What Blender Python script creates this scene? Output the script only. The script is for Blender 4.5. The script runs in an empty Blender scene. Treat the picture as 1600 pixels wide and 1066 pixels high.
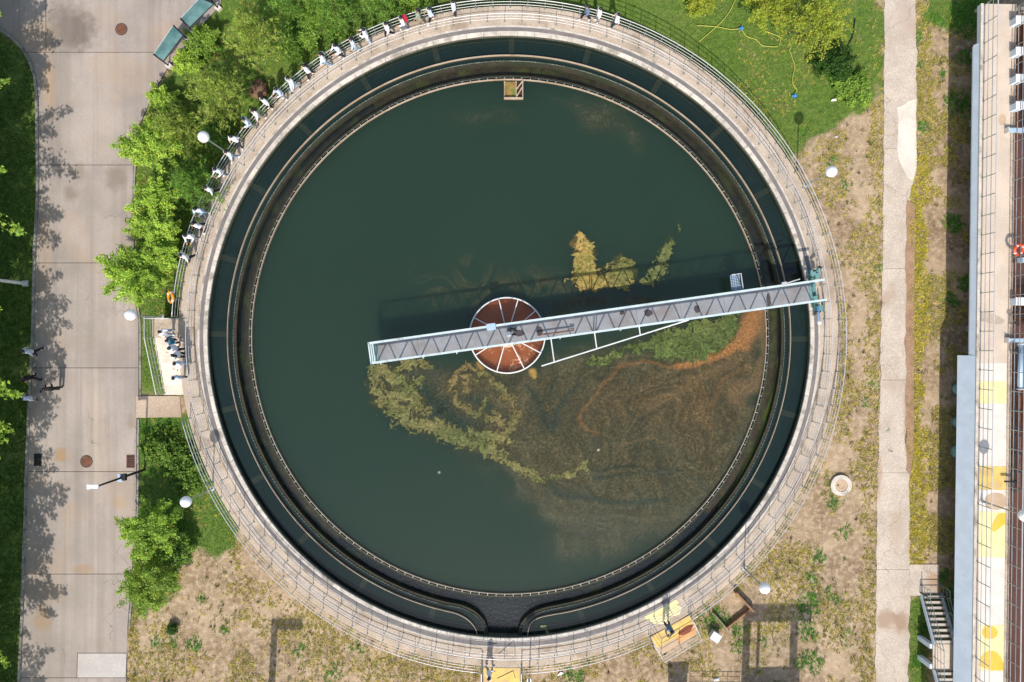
import bpy, bmesh, math, random
import numpy as np
from mathutils import Vector, Matrix
random.seed(11)
RNG = np.random.default_rng(11)
R = math.radians
S = bpy.context.scene
COL = S.collection

# ------------------------------------------------------------------ camera, sky, sun, exposure
CAM_Z, FOC = 46.0, 1600 / 36.0 * 24.0
cam_d = bpy.data.cameras.new('camera')
cam_d.lens = 24.0; cam_d.sensor_width = 36.0; cam_d.clip_end = 2000.0
cam = bpy.data.objects.new('camera', cam_d)
cam.location = (0, 0, CAM_Z)
COL.objects.link(cam)
S.camera = cam

SUN_ELEV, SUN_TILT = R(46.5), R(2.5)          # shadows fall up the picture, leaning 2.5 degrees to the right
w = bpy.data.worlds.new('World'); S.world = w; w.use_nodes = True
wn = w.node_tree
sky = wn.nodes.new('ShaderNodeTexSky'); sky.sky_type = 'NISHITA'; sky.sun_disc = False
sky.sun_elevation = SUN_ELEV; sky.sun_rotation = math.pi + SUN_TILT
sky.air_density = 1.3; sky.dust_density = 2.2; sky.ozone_density = 1.6
wn.nodes['Background'].inputs[1].default_value = 0.15
wn.links.new(sky.outputs[0], wn.nodes['Background'].inputs[0])
sd = bpy.data.lights.new('sun', 'SUN'); sd.energy = 4.15; sd.angle = R(0.7); sd.color = (1.0, 0.955, 0.89)
so = bpy.data.objects.new('sun', sd); COL.objects.link(so)
ldir = Vector((math.sin(SUN_TILT) * math.cos(SUN_ELEV), math.cos(SUN_TILT) * math.cos(SUN_ELEV), -math.sin(SUN_ELEV)))
so.rotation_euler = ldir.to_track_quat('-Z', 'Y').to_euler(); so.location = (0, -60, 60)
S.view_settings.view_transform = 'Standard'; S.view_settings.look = 'None'
S.cycles.max_bounces = 6; S.cycles.diffuse_bounces = 3; S.cycles.glossy_bounces = 2; S.cycles.transmission_bounces = 2
S.view_settings.exposure = 0.0; S.view_settings.gamma = 1.0

# ------------------------------------------------------------------ helpers
def P(px, py, z=0.0):
    """photo pixel (1600 wide) seen at height z -> world point"""
    k = (CAM_Z - z) / FOC
    return Vector(((px - 800) * k, (533 - py) * k, z))
def XY(px, py, z=0.0):
    p = P(px, py, z); return (p.x, p.y)
def lin(c):
    if isinstance(c, (int, float)): c = (c, c, c)
    return tuple(((v / 255.0) / 12.92 if v / 255.0 <= 0.04045 else ((v / 255.0 + 0.055) / 1.055) ** 2.4) for v in c)

class MB:
    """collects shapes into one mesh"""
    def __init__(s): s.v = []; s.f = []; s.m = []
    def add(s, vs, fs, mat=0):
        o = len(s.v); s.v.extend([tuple(p) for p in vs])
        for f in fs: s.f.append(tuple(i + o for i in f)); s.m.append(mat)
    def box(s, c, size, rz=0.0, mat=0, M=None):
        hx, hy, hz = size[0] / 2, size[1] / 2, size[2] / 2
        vs = [Vector((x, y, z)) for z in (-hz, hz) for y in (-hy, hy) for x in (-hx, hx)]
        Mx = M if M is not None else Matrix.Rotation(rz, 3, 'Z')
        s.add([Mx @ p + Vector(c) for p in vs], [(0, 2, 3, 1), (4, 5, 7, 6), (0, 1, 5, 4), (2, 6, 7, 3), (0, 4, 6, 2), (1, 3, 7, 5)], mat)
    def beam(s, a, b, wd, ht, mat=0):
        a, b = Vector(a), Vector(b); d = b - a; L = d.length
        x = d.normalized(); up = Vector((0, 0, 1))
        if abs(x.dot(up)) > 0.99: up = Vector((0, 1, 0))
        y = up.cross(x).normalized(); z = x.cross(y)
        s.box((a + b) / 2, (L, wd, ht), M=Matrix((x, y, z)).transposed(), mat=mat)
    def tube(s, pts, r, n=6, mat=0, closed=False, caps=True, rs=None):
        pts = [Vector(p) for p in pts]; k = len(pts); vs = []; fs = []
        for i, p in enumerate(pts):
            if closed: t = pts[(i + 1) % k] - pts[i - 1]
            else: t = pts[min(i + 1, k - 1)] - pts[max(i - 1, 0)]
            t.normalize(); up = Vector((0, 0, 1)) if abs(t.z) < 0.95 else Vector((0, 1, 0))
            u = up.cross(t).normalized(); q = t.cross(u); rr = rs[i] if rs else r
            for j in range(n):
                a = 2 * math.pi * j / n
                vs.append(p + (u * math.cos(a) + q * math.sin(a)) * rr)
        for i in range(k if closed else k - 1):
            i2 = (i + 1) % k
            for j in range(n): fs.append((i * n + j, i * n + (j + 1) % n, i2 * n + (j + 1) % n, i2 * n + j))
        if caps and not closed: fs.append(tuple(range(n - 1, -1, -1))); fs.append(tuple((k - 1) * n + j for j in range(n)))
        s.add(vs, fs, mat)
    def revolve(s, prof, n=96, a0=0.0, a1=360.0, c=(0, 0), mat=0, mats=None):
        """closed (r, z) profile turned about c"""
        full = abs(a1 - a0) >= 359.99; k = len(prof); cnt = n if full else n + 1; vs = []; fs = []; ms = []
        for i in range(cnt):
            a = R(a0 + (a1 - a0) * i / n)
            for r, z in prof: vs.append((c[0] + r * math.cos(a), c[1] + r * math.sin(a), z))
        for i in range(n):
            i2 = (i + 1) % cnt
            for j in range(k):
                fs.append((i * k + j, i2 * k + j, i2 * k + (j + 1) % k, i * k + (j + 1) % k)); ms.append(mats[j] if mats else mat)
        o = len(s.f); s.add(vs, fs, mat)
        s.m[o:] = ms
        if not full:
            o2 = len(s.v) - cnt * k
            s.f.append(tuple(o2 + j for j in range(k - 1, -1, -1))); s.m.append(mat)
            s.f.append(tuple(o2 + (cnt - 1) * k + j for j in range(k))); s.m.append(mat)
    def prism(s, poly, z0, z1, mat=0):
        a = sum(poly[i][0] * poly[(i + 1) % len(poly)][1] - poly[(i + 1) % len(poly)][0] * poly[i][1] for i in range(len(poly)))
        if a < 0: poly = poly[::-1]
        n = len(poly); vs = [(x, y, z0) for x, y in poly] + [(x, y, z1) for x, y in poly]
        fs = [tuple(range(n - 1, -1, -1)), tuple(range(n, 2 * n))] + [(i, (i + 1) % n, n + (i + 1) % n, n + i) for i in range(n)]
        s.add(vs, fs, mat)
    def wall(s, path, t, z0, z1, mat=0, closed=False, off=0.0):
        """thin wall of thickness t along a 2D path, z1 may be a list"""
        pts = [Vector((p[0], p[1])) for p in path]; k = len(pts); vs = []; fs = []
        for i, p in enumerate(pts):
            d = (pts[(i + 1) % k] - pts[i - 1]) if closed else (pts[min(i + 1, k - 1)] - pts[max(i - 1, 0)])
            d.normalize(); nn = Vector((-d.y, d.x)); zt = z1[i] if isinstance(z1, (list, tuple)) else z1
            a = p + nn * (off - t / 2); b = p + nn * (off + t / 2)
            vs += [(a.x, a.y, z0), (b.x, b.y, z0), (b.x, b.y, zt), (a.x, a.y, zt)]
        for i in range(k if closed else k - 1):
            q = i * 4; w2 = ((i + 1) % k) * 4
            for j in range(4): fs.append((q + j, w2 + j, w2 + (j + 1) % 4, q + (j + 1) % 4))
        if not closed: fs.append((3, 2, 1, 0)); fs.append(tuple((k - 1) * 4 + j for j in range(4)))
        s.add(vs, fs, mat)
    def sphere(s, c, r, n=12, m=8, mat=0, sc=(1, 1, 1)):
        vs = [(c[0], c[1], c[2] + r * sc[2])]; fs = []
        for i in range(1, m):
            t = math.pi * i / m
            for j in range(n):
                a = 2 * math.pi * j / n
                vs.append((c[0] + r * sc[0] * math.sin(t) * math.cos(a), c[1] + r * sc[1] * math.sin(t) * math.sin(a), c[2] + r * sc[2] * math.cos(t)))
        vs.append((c[0], c[1], c[2] - r * sc[2])); last = len(vs) - 1
        for j in range(n):
            fs.append((0, 1 + j, 1 + (j + 1) % n)); fs.append((last, last - n + (j + 1) % n, last - n + j))
        for i in range(m - 2):
            for j in range(n): fs.append((1 + i * n + j, 1 + (i + 1) * n + j, 1 + (i + 1) * n + (j + 1) % n, 1 + i * n + (j + 1) % n))
        s.add(vs, fs, mat)
    def mesh(s, name, mats, smooth=False):
        me = bpy.data.meshes.new(name); me.from_pydata(s.v, [], s.f)
        for m in (mats if isinstance(mats, (list, tuple)) else [mats]): me.materials.append(m)
        me.polygons.foreach_set('material_index', s.m)
        if smooth: me.polygons.foreach_set('use_smooth', [True] * len(s.f))
        me.update(); return me
    def build(s, name, mats, parent=None, smooth=False, loc=None):
        return link(name, s.mesh(name, mats, smooth), parent, loc)
def link(name, me, parent=None, loc=None, rz=0.0):
    o = bpy.data.objects.new(name, me); COL.objects.link(o)
    if parent is not None: o.parent = parent
    if loc is not None: o.location = loc
    if rz: o.rotation_euler = (0, 0, rz)
    return o
def tag(o, label, cat, group=None, kind=None):
    if label: o['label'] = label
    if cat: o['category'] = cat
    if group: o['group'] = group
    if kind: o['kind'] = kind
    return o
def thing(name, label, cat, loc=(0, 0, 0), rz=0.0, group=None):
    o = link(name, None, None, loc, rz); return tag(o, label, cat, group)
def struct(o): o['kind'] = 'structure'; return o
def stuff(o, label=None, cat=None): return tag(o, label, cat, None, 'stuff')
def fastmesh(name, verts, faces, mat, cols=None, smooth=False, fattr=None):
    me = bpy.data.meshes.new(name); nv = len(verts); nf, k = faces.shape
    me.vertices.add(nv); me.vertices.foreach_set('co', np.ascontiguousarray(verts, dtype=np.float32).ravel())
    me.loops.add(nf * k); me.loops.foreach_set('vertex_index', np.ascontiguousarray(faces, dtype=np.int32).ravel())
    me.polygons.add(nf); me.polygons.foreach_set('loop_start', np.arange(0, nf * k, k, dtype=np.int32))
    me.polygons.foreach_set('loop_total', np.full(nf, k, dtype=np.int32))
    if smooth: me.polygons.foreach_set('use_smooth', np.ones(nf, dtype=bool))
    me.update(calc_edges=True); me.validate()
    if cols is not None:
        at = me.color_attributes.new('Col', 'FLOAT_COLOR', 'POINT')
        c4 = np.ones((nv, 4), dtype=np.float32); c4[:, :cols.shape[1]] = cols
        at.data.foreach_set('color', c4.ravel())
    if fattr:
        for kk, arr in fattr.items():
            a = me.attributes.new(kk, 'FLOAT', 'POINT'); a.data.foreach_set('value', np.ascontiguousarray(arr, dtype=np.float32))
    me.materials.append(mat); return me

# numpy noise ------------------------------------------------------------
def _hash(ix, iy, seed):
    h = (ix.astype(np.int64) * 374761393 + iy.astype(np.int64) * 668265263 + seed * 1442695041) & 0xFFFFFFFF
    h = ((h ^ (h >> 13)) * 1274126177) & 0xFFFFFFFF
    return ((h ^ (h >> 16)) & 0xFFFF) / 65535.0
def vnoise(x, y, seed=0):
    ix = np.floor(x); iy = np.floor(y); fx = x - ix; fy = y - iy
    fx = fx * fx * (3 - 2 * fx); fy = fy * fy * (3 - 2 * fy)
    a = _hash(ix, iy, seed); b = _hash(ix + 1, iy, seed); c = _hash(ix, iy + 1, seed); d = _hash(ix + 1, iy + 1, seed)
    return a + (b - a) * fx + (c - a) * fy + (a - b - c + d) * fx * fy
def fbm(x, y, oct=4, seed=0):
    x = np.asarray(x, float); y = np.asarray(y, float); t = np.zeros(np.broadcast(x, y).shape); a = 0.5; tot = 0
    for i in range(oct):
        t = t + a * vnoise(x, y, seed + i * 17); tot += a; a *= 0.5; x = x * 2.03 + 5.1; y = y * 2.03 + 1.7
    return t / tot
def inpoly(x, y, poly):
    r = np.zeros(np.broadcast(x, y).shape, bool); n = len(poly)
    for i in range(n):
        x1, y1 = poly[i]; x2, y2 = poly[(i + 1) % n]
        if y1 == y2: continue
        c = ((y1 > y) != (y2 > y)) & (x < (x2 - x1) * (y - y1) / (y2 - y1) + x1)
        r ^= c
    return r
def segdist(x, y, pts):
    """distance to a polyline whose points may carry a width: returns d/width minimum and d"""
    best = np.full(x.shape, 1e9)
    for (a, b) in zip(pts[:-1], pts[1:]):
        dx, dy = b[0] - a[0], b[1] - a[1]; L = dx * dx + dy * dy + 1e-9
        t = np.clip(((x - a[0]) * dx + (y - a[1]) * dy) / L, 0, 1)
        d = np.hypot(x - a[0] - t * dx, y - a[1] - t * dy); wd = a[2] + (b[2] - a[2]) * t
        best = np.minimum(best, d / wd)
    return best
def polydist(x, y, poly):
    """signed: positive inside, in the units of the points"""
    q = [(p[0], p[1], 1.0) for p in poly] + [(poly[0][0], poly[0][1], 1.0)]
    d = segdist(x, y, q); return np.where(inpoly(x, y, poly), d, -d)
def smooth(a, b, x):
    t = np.clip((x - a) / (b - a), 0, 1); return t * t * (3 - 2 * t)

# materials ----------------------------------------------------------------
def nd(nt, typ, **kw):
    n = nt.nodes.new(typ)
    for k, v in kw.items(): setattr(n, k, v)
    return n
def mixc(nt, fac, a, b, mode='MIX'):
    n = nd(nt, 'ShaderNodeMix', data_type='RGBA', blend_type=mode)
    for sock, val in ((n.inputs[0], fac), (n.inputs[6], a), (n.inputs[7], b)):
        if isinstance(val, bpy.types.NodeSocket): nt.links.new(val, sock)
        elif isinstance(val, (int, float)): sock.default_value = val
        else: sock.default_value = tuple(val) + (1.0,)
    return n.outputs[2]
def math_n(nt, op, a, b=None, clamp=False):
    n = nd(nt, 'ShaderNodeMath', operation=op, use_clamp=clamp)
    for i, val in enumerate((a, b)):
        if val is None: continue
        if isinstance(val, bpy.types.NodeSocket): nt.links.new(val, n.inputs[i])
        else: n.inputs[i].default_value = val
    return n.outputs[0]
def noise_n(nt, pos, scale, detail=4, rough=0.55, dist=0.0):
    n = nd(nt, 'ShaderNodeTexNoise'); n.inputs['Scale'].default_value = scale; n.inputs['Detail'].default_value = detail
    n.inputs['Roughness'].default_value = rough; n.inputs['Distortion'].default_value = dist
    nt.links.new(pos, n.inputs['Vector']); return n.outputs['Fac']
def ramp_n(nt, fac, lo, hi):
    n = nd(nt, 'ShaderNodeMapRange', interpolation_type='SMOOTHSTEP')
    n.inputs[1].default_value = lo; n.inputs[2].default_value = hi; nt.links.new(fac, n.inputs[0]); return n.outputs[0]
def base(name, rough=0.8, metal=0.0):
    m = bpy.data.materials.new(name); m.use_nodes = True; nt = m.node_tree; b = nt.nodes['Principled BSDF']
    b.inputs['Roughness'].default_value = rough; b.inputs['Metallic'].default_value = metal
    pos = nd(nt, 'ShaderNodeNewGeometry').outputs['Position']
    return m, nt, b, pos
def surf(name, col, rough=0.8, metal=0.0, var=0.12, scale=3.0, fine=0.08, fscale=40.0, bump=0.15, stain=None, stain_s=0.7, stain_lo=0.55, stain_hi=0.75, rnd=0.0, spots=()):
    """worn surface: broad tone variation, fine grain, optional stains, random tint per object, named spots"""
    m, nt, b, pos = base(name, rough, metal)
    c = lin(col); n1 = noise_n(nt, pos, scale, 5); n2 = noise_n(nt, pos, fscale, 3)
    lo = tuple(v * (1 - var) for v in c); hi = tuple(min(v * (1 + var), 1) for v in c)
    out = mixc(nt, ramp_n(nt, n1, 0.3, 0.7), lo, hi)
    out = mixc(nt, fine, out, mixc(nt, ramp_n(nt, n2, 0.3, 0.7), (0.0, 0.0, 0.0), (1, 1, 1)), 'OVERLAY')
    if stain is not None:
        n3 = noise_n(nt, pos, stain_s, 6, 0.6, 0.4)
        out = mixc(nt, math_n(nt, 'MULTIPLY', ramp_n(nt, n3, stain_lo, stain_hi), 0.75), out, lin(stain))
    for (x, y, rx, ry, cc, st) in spots:
        mp = nd(nt, 'ShaderNodeMapping', vector_type='POINT'); nt.links.new(pos, mp.inputs[0])
        mp.inputs['Location'].default_value = (-x / rx, -y / ry, 0); mp.inputs['Scale'].default_value = (1 / rx, 1 / ry, 0)
        ln = nd(nt, 'ShaderNodeVectorMath', operation='LENGTH'); nt.links.new(mp.outputs[0], ln.inputs[0])
        dd = math_n(nt, 'ADD', ln.outputs['Value'], math_n(nt, 'MULTIPLY', math_n(nt, 'SUBTRACT', noise_n(nt, pos, 1.6, 5), 0.5), 1.3))
        out = mixc(nt, math_n(nt, 'MULTIPLY', math_n(nt, 'SUBTRACT', 1.0, ramp_n(nt, dd, 0.35, 1.25)), st), out, lin(cc))
    if rnd:
        oi = nd(nt, 'ShaderNodeObjectInfo')
        k = math_n(nt, 'ADD', math_n(nt, 'MULTIPLY', oi.outputs['Random'], 2 * rnd), 1 - rnd)
        cmb = nd(nt, 'ShaderNodeCombineColor'); [nt.links.new(k, cmb.inputs[i]) for i in range(3)]
        out = mixc(nt, 1.0, out, cmb.outputs[0], 'MULTIPLY')
    nt.links.new(out, b.inputs['Base Color'])
    if bump:
        bp = nd(nt, 'ShaderNodeBump'); bp.inputs['Strength'].default_value = bump; bp.inputs['Distance'].default_value = 0.03
        nt.links.new(n2, bp.inputs['Height']); nt.links.new(bp.outputs[0], b.inputs['Normal'])
    return m
def vcol(name, rough=0.85, trans=0.0, grain=0.0, gscale=20.0, spec=0.3):
    """colour from the mesh's own colour attribute"""
    m, nt, b, pos = base(name, rough)
    a = nd(nt, 'ShaderNodeVertexColor', layer_name='Col'); out = a.outputs[0]
    if grain:
        out = mixc(nt, grain, out, mixc(nt, ramp_n(nt, noise_n(nt, pos, gscale, 4), 0.3, 0.7), (0, 0, 0), (1, 1, 1)), 'OVERLAY')
    nt.links.new(out, b.inputs['Base Color']); b.inputs['Specular IOR Level'].default_value = spec
    if trans:
        t = nd(nt, 'ShaderNodeBsdfTranslucent'); nt.links.new(out, t.inputs[0])
        mx = nd(nt, 'ShaderNodeMixShader'); mx.inputs[0].default_value = trans
        nt.links.new(b.outputs[0], mx.inputs[1]); nt.links.new(t.outputs[0], mx.inputs[2])
        nt.links.new(mx.outputs[0], nt.nodes['Material Output'].inputs[0])
    return m
M = {}
M['rail'] = surf('pale_rail_metal', (214, 212, 210), 0.35, 0.25, 0.08, 2, 0.03, 30, 0)
M['dark_rail'] = surf('grey_green_rail_metal', (150, 160, 155), 0.45, 0.3, 0.1, 2, 0.03, 30, 0)
M['walk'] = surf('walkway_concrete', (188, 170, 150), 0.9, 0, 0.12, 0.9, 0.25, 14, 0.2, (148, 128, 106), 0.7, 0.48, 0.70)
M['coping'] = surf('coping_concrete', (206, 196, 182), 0.9, 0, 0.12, 2.5, 0.2, 18, 0.2, (128, 120, 104), 1.1, 0.50, 0.68, rnd=0.12)
M['track'] = surf('wheel_track_rubber_marks', (122, 115, 112), 0.85, 0, 0.1, 2.0, 0.15, 20, 0.05, (150, 140, 132), 0.9, 0.5, 0.8)
M['wallin'] = surf('wet_tank_wall', (96, 92, 78), 0.8, 0, 0.25, 2, 0.2, 12, 0.2, (52, 56, 42), 1.0, 0.45, 0.7)
M['tankside'] = surf('tank_outer_wall', (150, 138, 122), 0.9, 0, 0.15, 1.5, 0.2, 14, 0.2, (95, 85, 72), 0.8, 0.5, 0.7)
M['launder'] = surf('algae_stained_launder', (54, 50, 36), 0.85, 0, 0.35, 1.5, 0.35, 9, 0.4, (46, 56, 30), 0.9, 0.45, 0.65)
M['weir'] = surf('weir_plate', (134, 138, 124), 0.7, 0.1, 0.3, 3, 0.2, 15, 0.1, (60, 76, 42), 1.5, 0.45, 0.65)
M['baffle'] = surf('scum_baffle_board', (186, 166, 142), 0.7, 0, 0.12, 1.2, 0.15, 20, 0.1, (150, 118, 88), 0.6, 0.5, 0.7)
M['teal'] = surf('teal_paint', (104, 146, 142), 0.5, 0.0, 0.12, 3, 0.1, 25, 0.05, (70, 110, 105), 2.0, 0.6, 0.75)
M['cyan'] = surf('pale_cyan_paint', (198, 212, 211), 0.5, 0.0, 0.09, 2, 0.1, 30, 0.05, (148, 142, 128), 2.2, 0.56, 0.74)
M['white'] = surf('white_paint', (225, 225, 222), 0.5, 0, 0.05, 3, 0.06, 30, 0.03)
M['black'] = surf('black_rubber', (26, 26, 28), 0.6, 0, 0.2, 3, 0.1, 30, 0.05)
M['dark'] = surf('dark_iron', (52, 50, 48), 0.6, 0.2, 0.2, 3, 0.15, 30, 0.1)
M['rust'] = surf('rusty_iron', (120, 78, 58), 0.85, 0, 0.25, 4, 0.3, 18, 0.2, (84, 54, 40), 3, 0.5, 0.65)
M['orange'] = surf('orange_plastic', (240, 150, 30), 0.4, 0, 0.06, 3, 0.03, 30, 0)
M['redor'] = surf('red_orange_plastic', (228, 84, 48), 0.4, 0, 0.06, 3, 0.03, 30, 0)
M['globe'] = surf('white_lamp_globe', (252, 253, 254), 0.6, 0, 0.01, 2, 0, 20, 0)
M['yellow'] = surf('yellow_floor_paint', (224, 190, 104), 0.8, 0, 0.12, 2, 0.2, 25, 0.08, (192, 164, 124), 1.6, 0.46, 0.66)
M['paleyel'] = surf('pale_yellow_floor_paint', (236, 222, 160), 0.8, 0, 0.08, 2, 0.16, 25, 0.08, (220, 204, 160), 1.5, 0.55, 0.75)
M['gold'] = surf('gold_floor_paint', (232, 192, 70), 0.8, 0, 0.1, 2, 0.18, 25, 0.08, (208, 170, 96), 2.0, 0.46, 0.68)
M['whfloor'] = surf('white_floor_paint', (224, 214, 202), 0.8, 0, 0.06, 1.5, 0.12, 25, 0.05, (205, 186, 165), 0.9, 0.55, 0.78)
M['tanpaint'] = surf('tan_floor_paint', (196, 168, 138), 0.8, 0, 0.08, 2, 0.1, 25, 0.05)
M['orpaint'] = surf('orange_floor_paint', (216, 160, 104), 0.8, 0, 0.1, 2, 0.1, 25, 0.05)
M['brpaint'] = surf('brown_floor_paint', (132, 70, 44), 0.8, 0, 0.15, 3, 0.1, 25, 0.05)
M['bluewall'] = surf('pale_blue_render', (208, 220, 232), 0.85, 0, 0.06, 1.2, 0.12, 25, 0.08, (184, 192, 198), 0.9, 0.6, 0.8)
M['roof'] = surf('deck_concrete', (208, 190, 170), 0.9, 0, 0.07, 0.8, 0.15, 16, 0.1, (190, 165, 140), 0.6, 0.6, 0.8)
M['soil'] = None
M['pipeblue'] = surf('light_blue_pipe', (176, 198, 214), 0.45, 0.1, 0.06, 2, 0.06, 30, 0)
M['glass'] = None
M['wood'] = surf('timber', (150, 112, 80), 0.8, 0, 0.2, 4, 0.2, 20, 0.1)
gb = M['globe'].node_tree.nodes['Principled BSDF']; gb.inputs['Subsurface Weight'].default_value = 1.0; gb.inputs['Subsurface Radius'].default_value = (1, 1, 1); gb.inputs['Subsurface Scale'].default_value = 0.5
# ================================================================== GROUND
TC = Vector((-0.2, 0.29))            # centre of the round tank
Z_WALK, Z_WATER, R_OUT = 1.5, 1.05, 21.55
def interp(pts, y):
    for a, b in zip(pts[:-1], pts[1:]):
        if a[1] <= y <= b[1]: return a[0] + (b[0] - a[0]) * (y - a[1]) / max(b[1] - a[1], 1e-6)
    return pts[0][0] if y < pts[0][1] else pts[-1][0]
KERB_L = [(-40, 24), (0, 45), (22, 60), (38, 76), (50, 96), (58, 122), (61, 155), (62, 300), (57, 400), (54, 533), (48, 650), (44, 750), (41, 850), (38, 950), (31, 1110)]
ROAD_R = [(352, -40), (345, 8), (300, 58), (264, 104), (243, 140), (229, 172), (214, 205), (209, 262), (206, 400), (211, 470), (217, 500), (217, 620), (214, 655), (213, 800), (206, 900), (200, 980), (197, 1110)]
LAWNS = [
    [(640, -60), (1400, -60), (1378, 60), (1372, 120), (1350, 160), (1330, 172), (1285, 210), (1232, 240), (1100, 200), (800, 140)],
    [(210, 215), (243, 140), (264, 104), (352, -60), (760, -60), (760, 130), (500, 190), (380, 330), (320, 500), (205, 500), (205, 262)],
    [(216, 480), (320, 480), (320, 618), (216, 618)],
    [(213, 655), (330, 655), (380, 800), (372, 850), (335, 872), (290, 870), (250, 960), (200, 960), (200, 800)],
    [(-700, -700), (-40, -100), (-40, 24), (0, 45), (38, 76), (58, 122), (62, 300), (57, 400), (54, 533), (44, 750), (38, 950), (31, 1110), (31, 1700), (-700, 1700)],
    [(1436, -60), (1560, -60), (1560, 60), (1500, 55), (1470, 38), (1440, 40)],
    [(1420, 935), (1450, 935), (1450, 1080), (1420, 1080)],
]
def lawn_density(px, py):
    d = np.full(px.shape, -1e9); n = fbm(px / 38.0, py / 38.0, 4, 3) - 0.5
    for pl, amp in zip(LAWNS, (85, 30, 6, 85, 6, 70, 10)): d = np.maximum(d, polydist(px, py, pl) + n * amp)
    g = smooth(-9, 9, d)
    # worn, patchy rim of the lawn towards the bare soil
    return g
gx = np.linspace(-36, 36, 361); gy = np.linspace(-26, 26, 261)
GX, GY = np.meshgrid(gx, gy); gpx = GX * FOC / CAM_Z + 800; gpy = 533 - GY * FOC / CAM_Z
gl = lawn_density(gpx, gpy)
gz = (fbm(GX * 0.55, GY * 0.55, 4, 9) - 0.5) * 0.10 - 0.03
edge = np.minimum(np.minimum(GX + 36, 36 - GX), np.minimum(GY + 26, 26 - GY)); gz = np.where(edge < 0.5, -0.03, gz)
nx, ny = 361, 261
idx = np.arange(nx * ny).reshape(ny, nx)
quads = np.stack([idx[:-1, :-1], idx[:-1, 1:], idx[1:, 1:], idx[1:, :-1]], -1).reshape(-1, 4)
gv = np.stack([GX, GY, gz], -1).reshape(-1, 3)
FAR = 600.0
o = len(gv); ext = np.array([(-FAR, -FAR, -0.03), (FAR, -FAR, -0.03), (FAR, FAR, -0.03), (-FAR, FAR, -0.03)])
gv = np.vstack([gv, ext]); c0, c1, c2, c3 = idx[0, 0], idx[0, -1], idx[-1, -1], idx[-1, 0]
border = []
for a in range(nx - 1): border.append((idx[0, a + 1], idx[0, a], o, o + 1)) if False else None
bq = np.array([(o, o + 1, c1, c0), (o + 1, o + 2, c2, c1), (o + 2, o + 3, c3, c2), (o + 3, o, c0, c3)])
quads = np.vstack([quads, bq])
lawn_attr = np.concatenate([gl.ravel(), np.ones(4)])
def ground_mat():
    m, nt, b, pos = base('ground_soil_and_turf', 0.95)
    n1 = noise_n(nt, pos, 0.35, 6, 0.6, 0.3); n2 = noise_n(nt, pos, 3.0, 6, 0.65); n3 = noise_n(nt, pos, 22, 4, 0.6)
    soil = mixc(nt, ramp_n(nt, n1, 0.35, 0.68), lin((138, 115, 87)), lin((184, 160, 128)))
    soil = mixc(nt, ramp_n(nt, n2, 0.40, 0.75), soil, lin((202, 178, 148)))
    soil = mixc(nt, math_n(nt, 'MULTIPLY', ramp_n(nt, n3, 0.55, 0.72), 0.28), soil, lin((134, 108, 84)))
    vo = nd(nt, 'ShaderNodeTexVoronoi'); vo.inputs['Scale'].default_value = 5.0; nt.links.new(pos, vo.inputs['Vector'])
    peb = math_n(nt, 'LESS_THAN', vo.outputs['Distance'], 0.09)
    soil = mixc(nt, math_n(nt, 'MULTIPLY', peb, 0.5), soil, lin((206, 188, 164)))
    turf = mixc(nt, ramp_n(nt, n2, 0.3, 0.7), lin((70, 96, 34)), lin((112, 132, 54)))
    turf = mixc(nt, math_n(nt, 'MULTIPLY', ramp_n(nt, n1, 0.5, 0.75), 0.4), turf, lin((146, 144, 84)))
    at = nd(nt, 'ShaderNodeAttribute', attribute_name='lawn')
    nt.links.new(mixc(nt, at.outputs['Fac'], soil, turf), b.inputs['Base Color'])
    wv = nd(nt, 'ShaderNodeTexWave', wave_type='BANDS', bands_direction='Y'); wv.inputs['Scale'].default_value = 0.55
    wv.inputs['Distortion'].default_value = 7.0; wv.inputs['Detail'].default_value = 3; wv.inputs['Detail Scale'].default_value = 0.6
    nt.links.new(pos, wv.inputs['Vector'])
    h = math_n(nt, 'ADD', math_n(nt, 'MULTIPLY', n2, 1.4), math_n(nt, 'ADD', math_n(nt, 'MULTIPLY', n3, 0.7), math_n(nt, 'MULTIPLY', wv.outputs['Fac'], 0.10)))
    bp = nd(nt, 'ShaderNodeBump'); bp.inputs['Strength'].default_value = 0.55; bp.inputs['Distance'].default_value = 0.09
    nt.links.new(h, bp.inputs['Height']); nt.links.new(bp.outputs[0], b.inputs['Normal'])
    return m
M['soil'] = ground_mat()
ground = struct(link('ground', fastmesh('ground', gv, quads, M['soil'], fattr={'lawn': lawn_attr}, smooth=True)))

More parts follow.
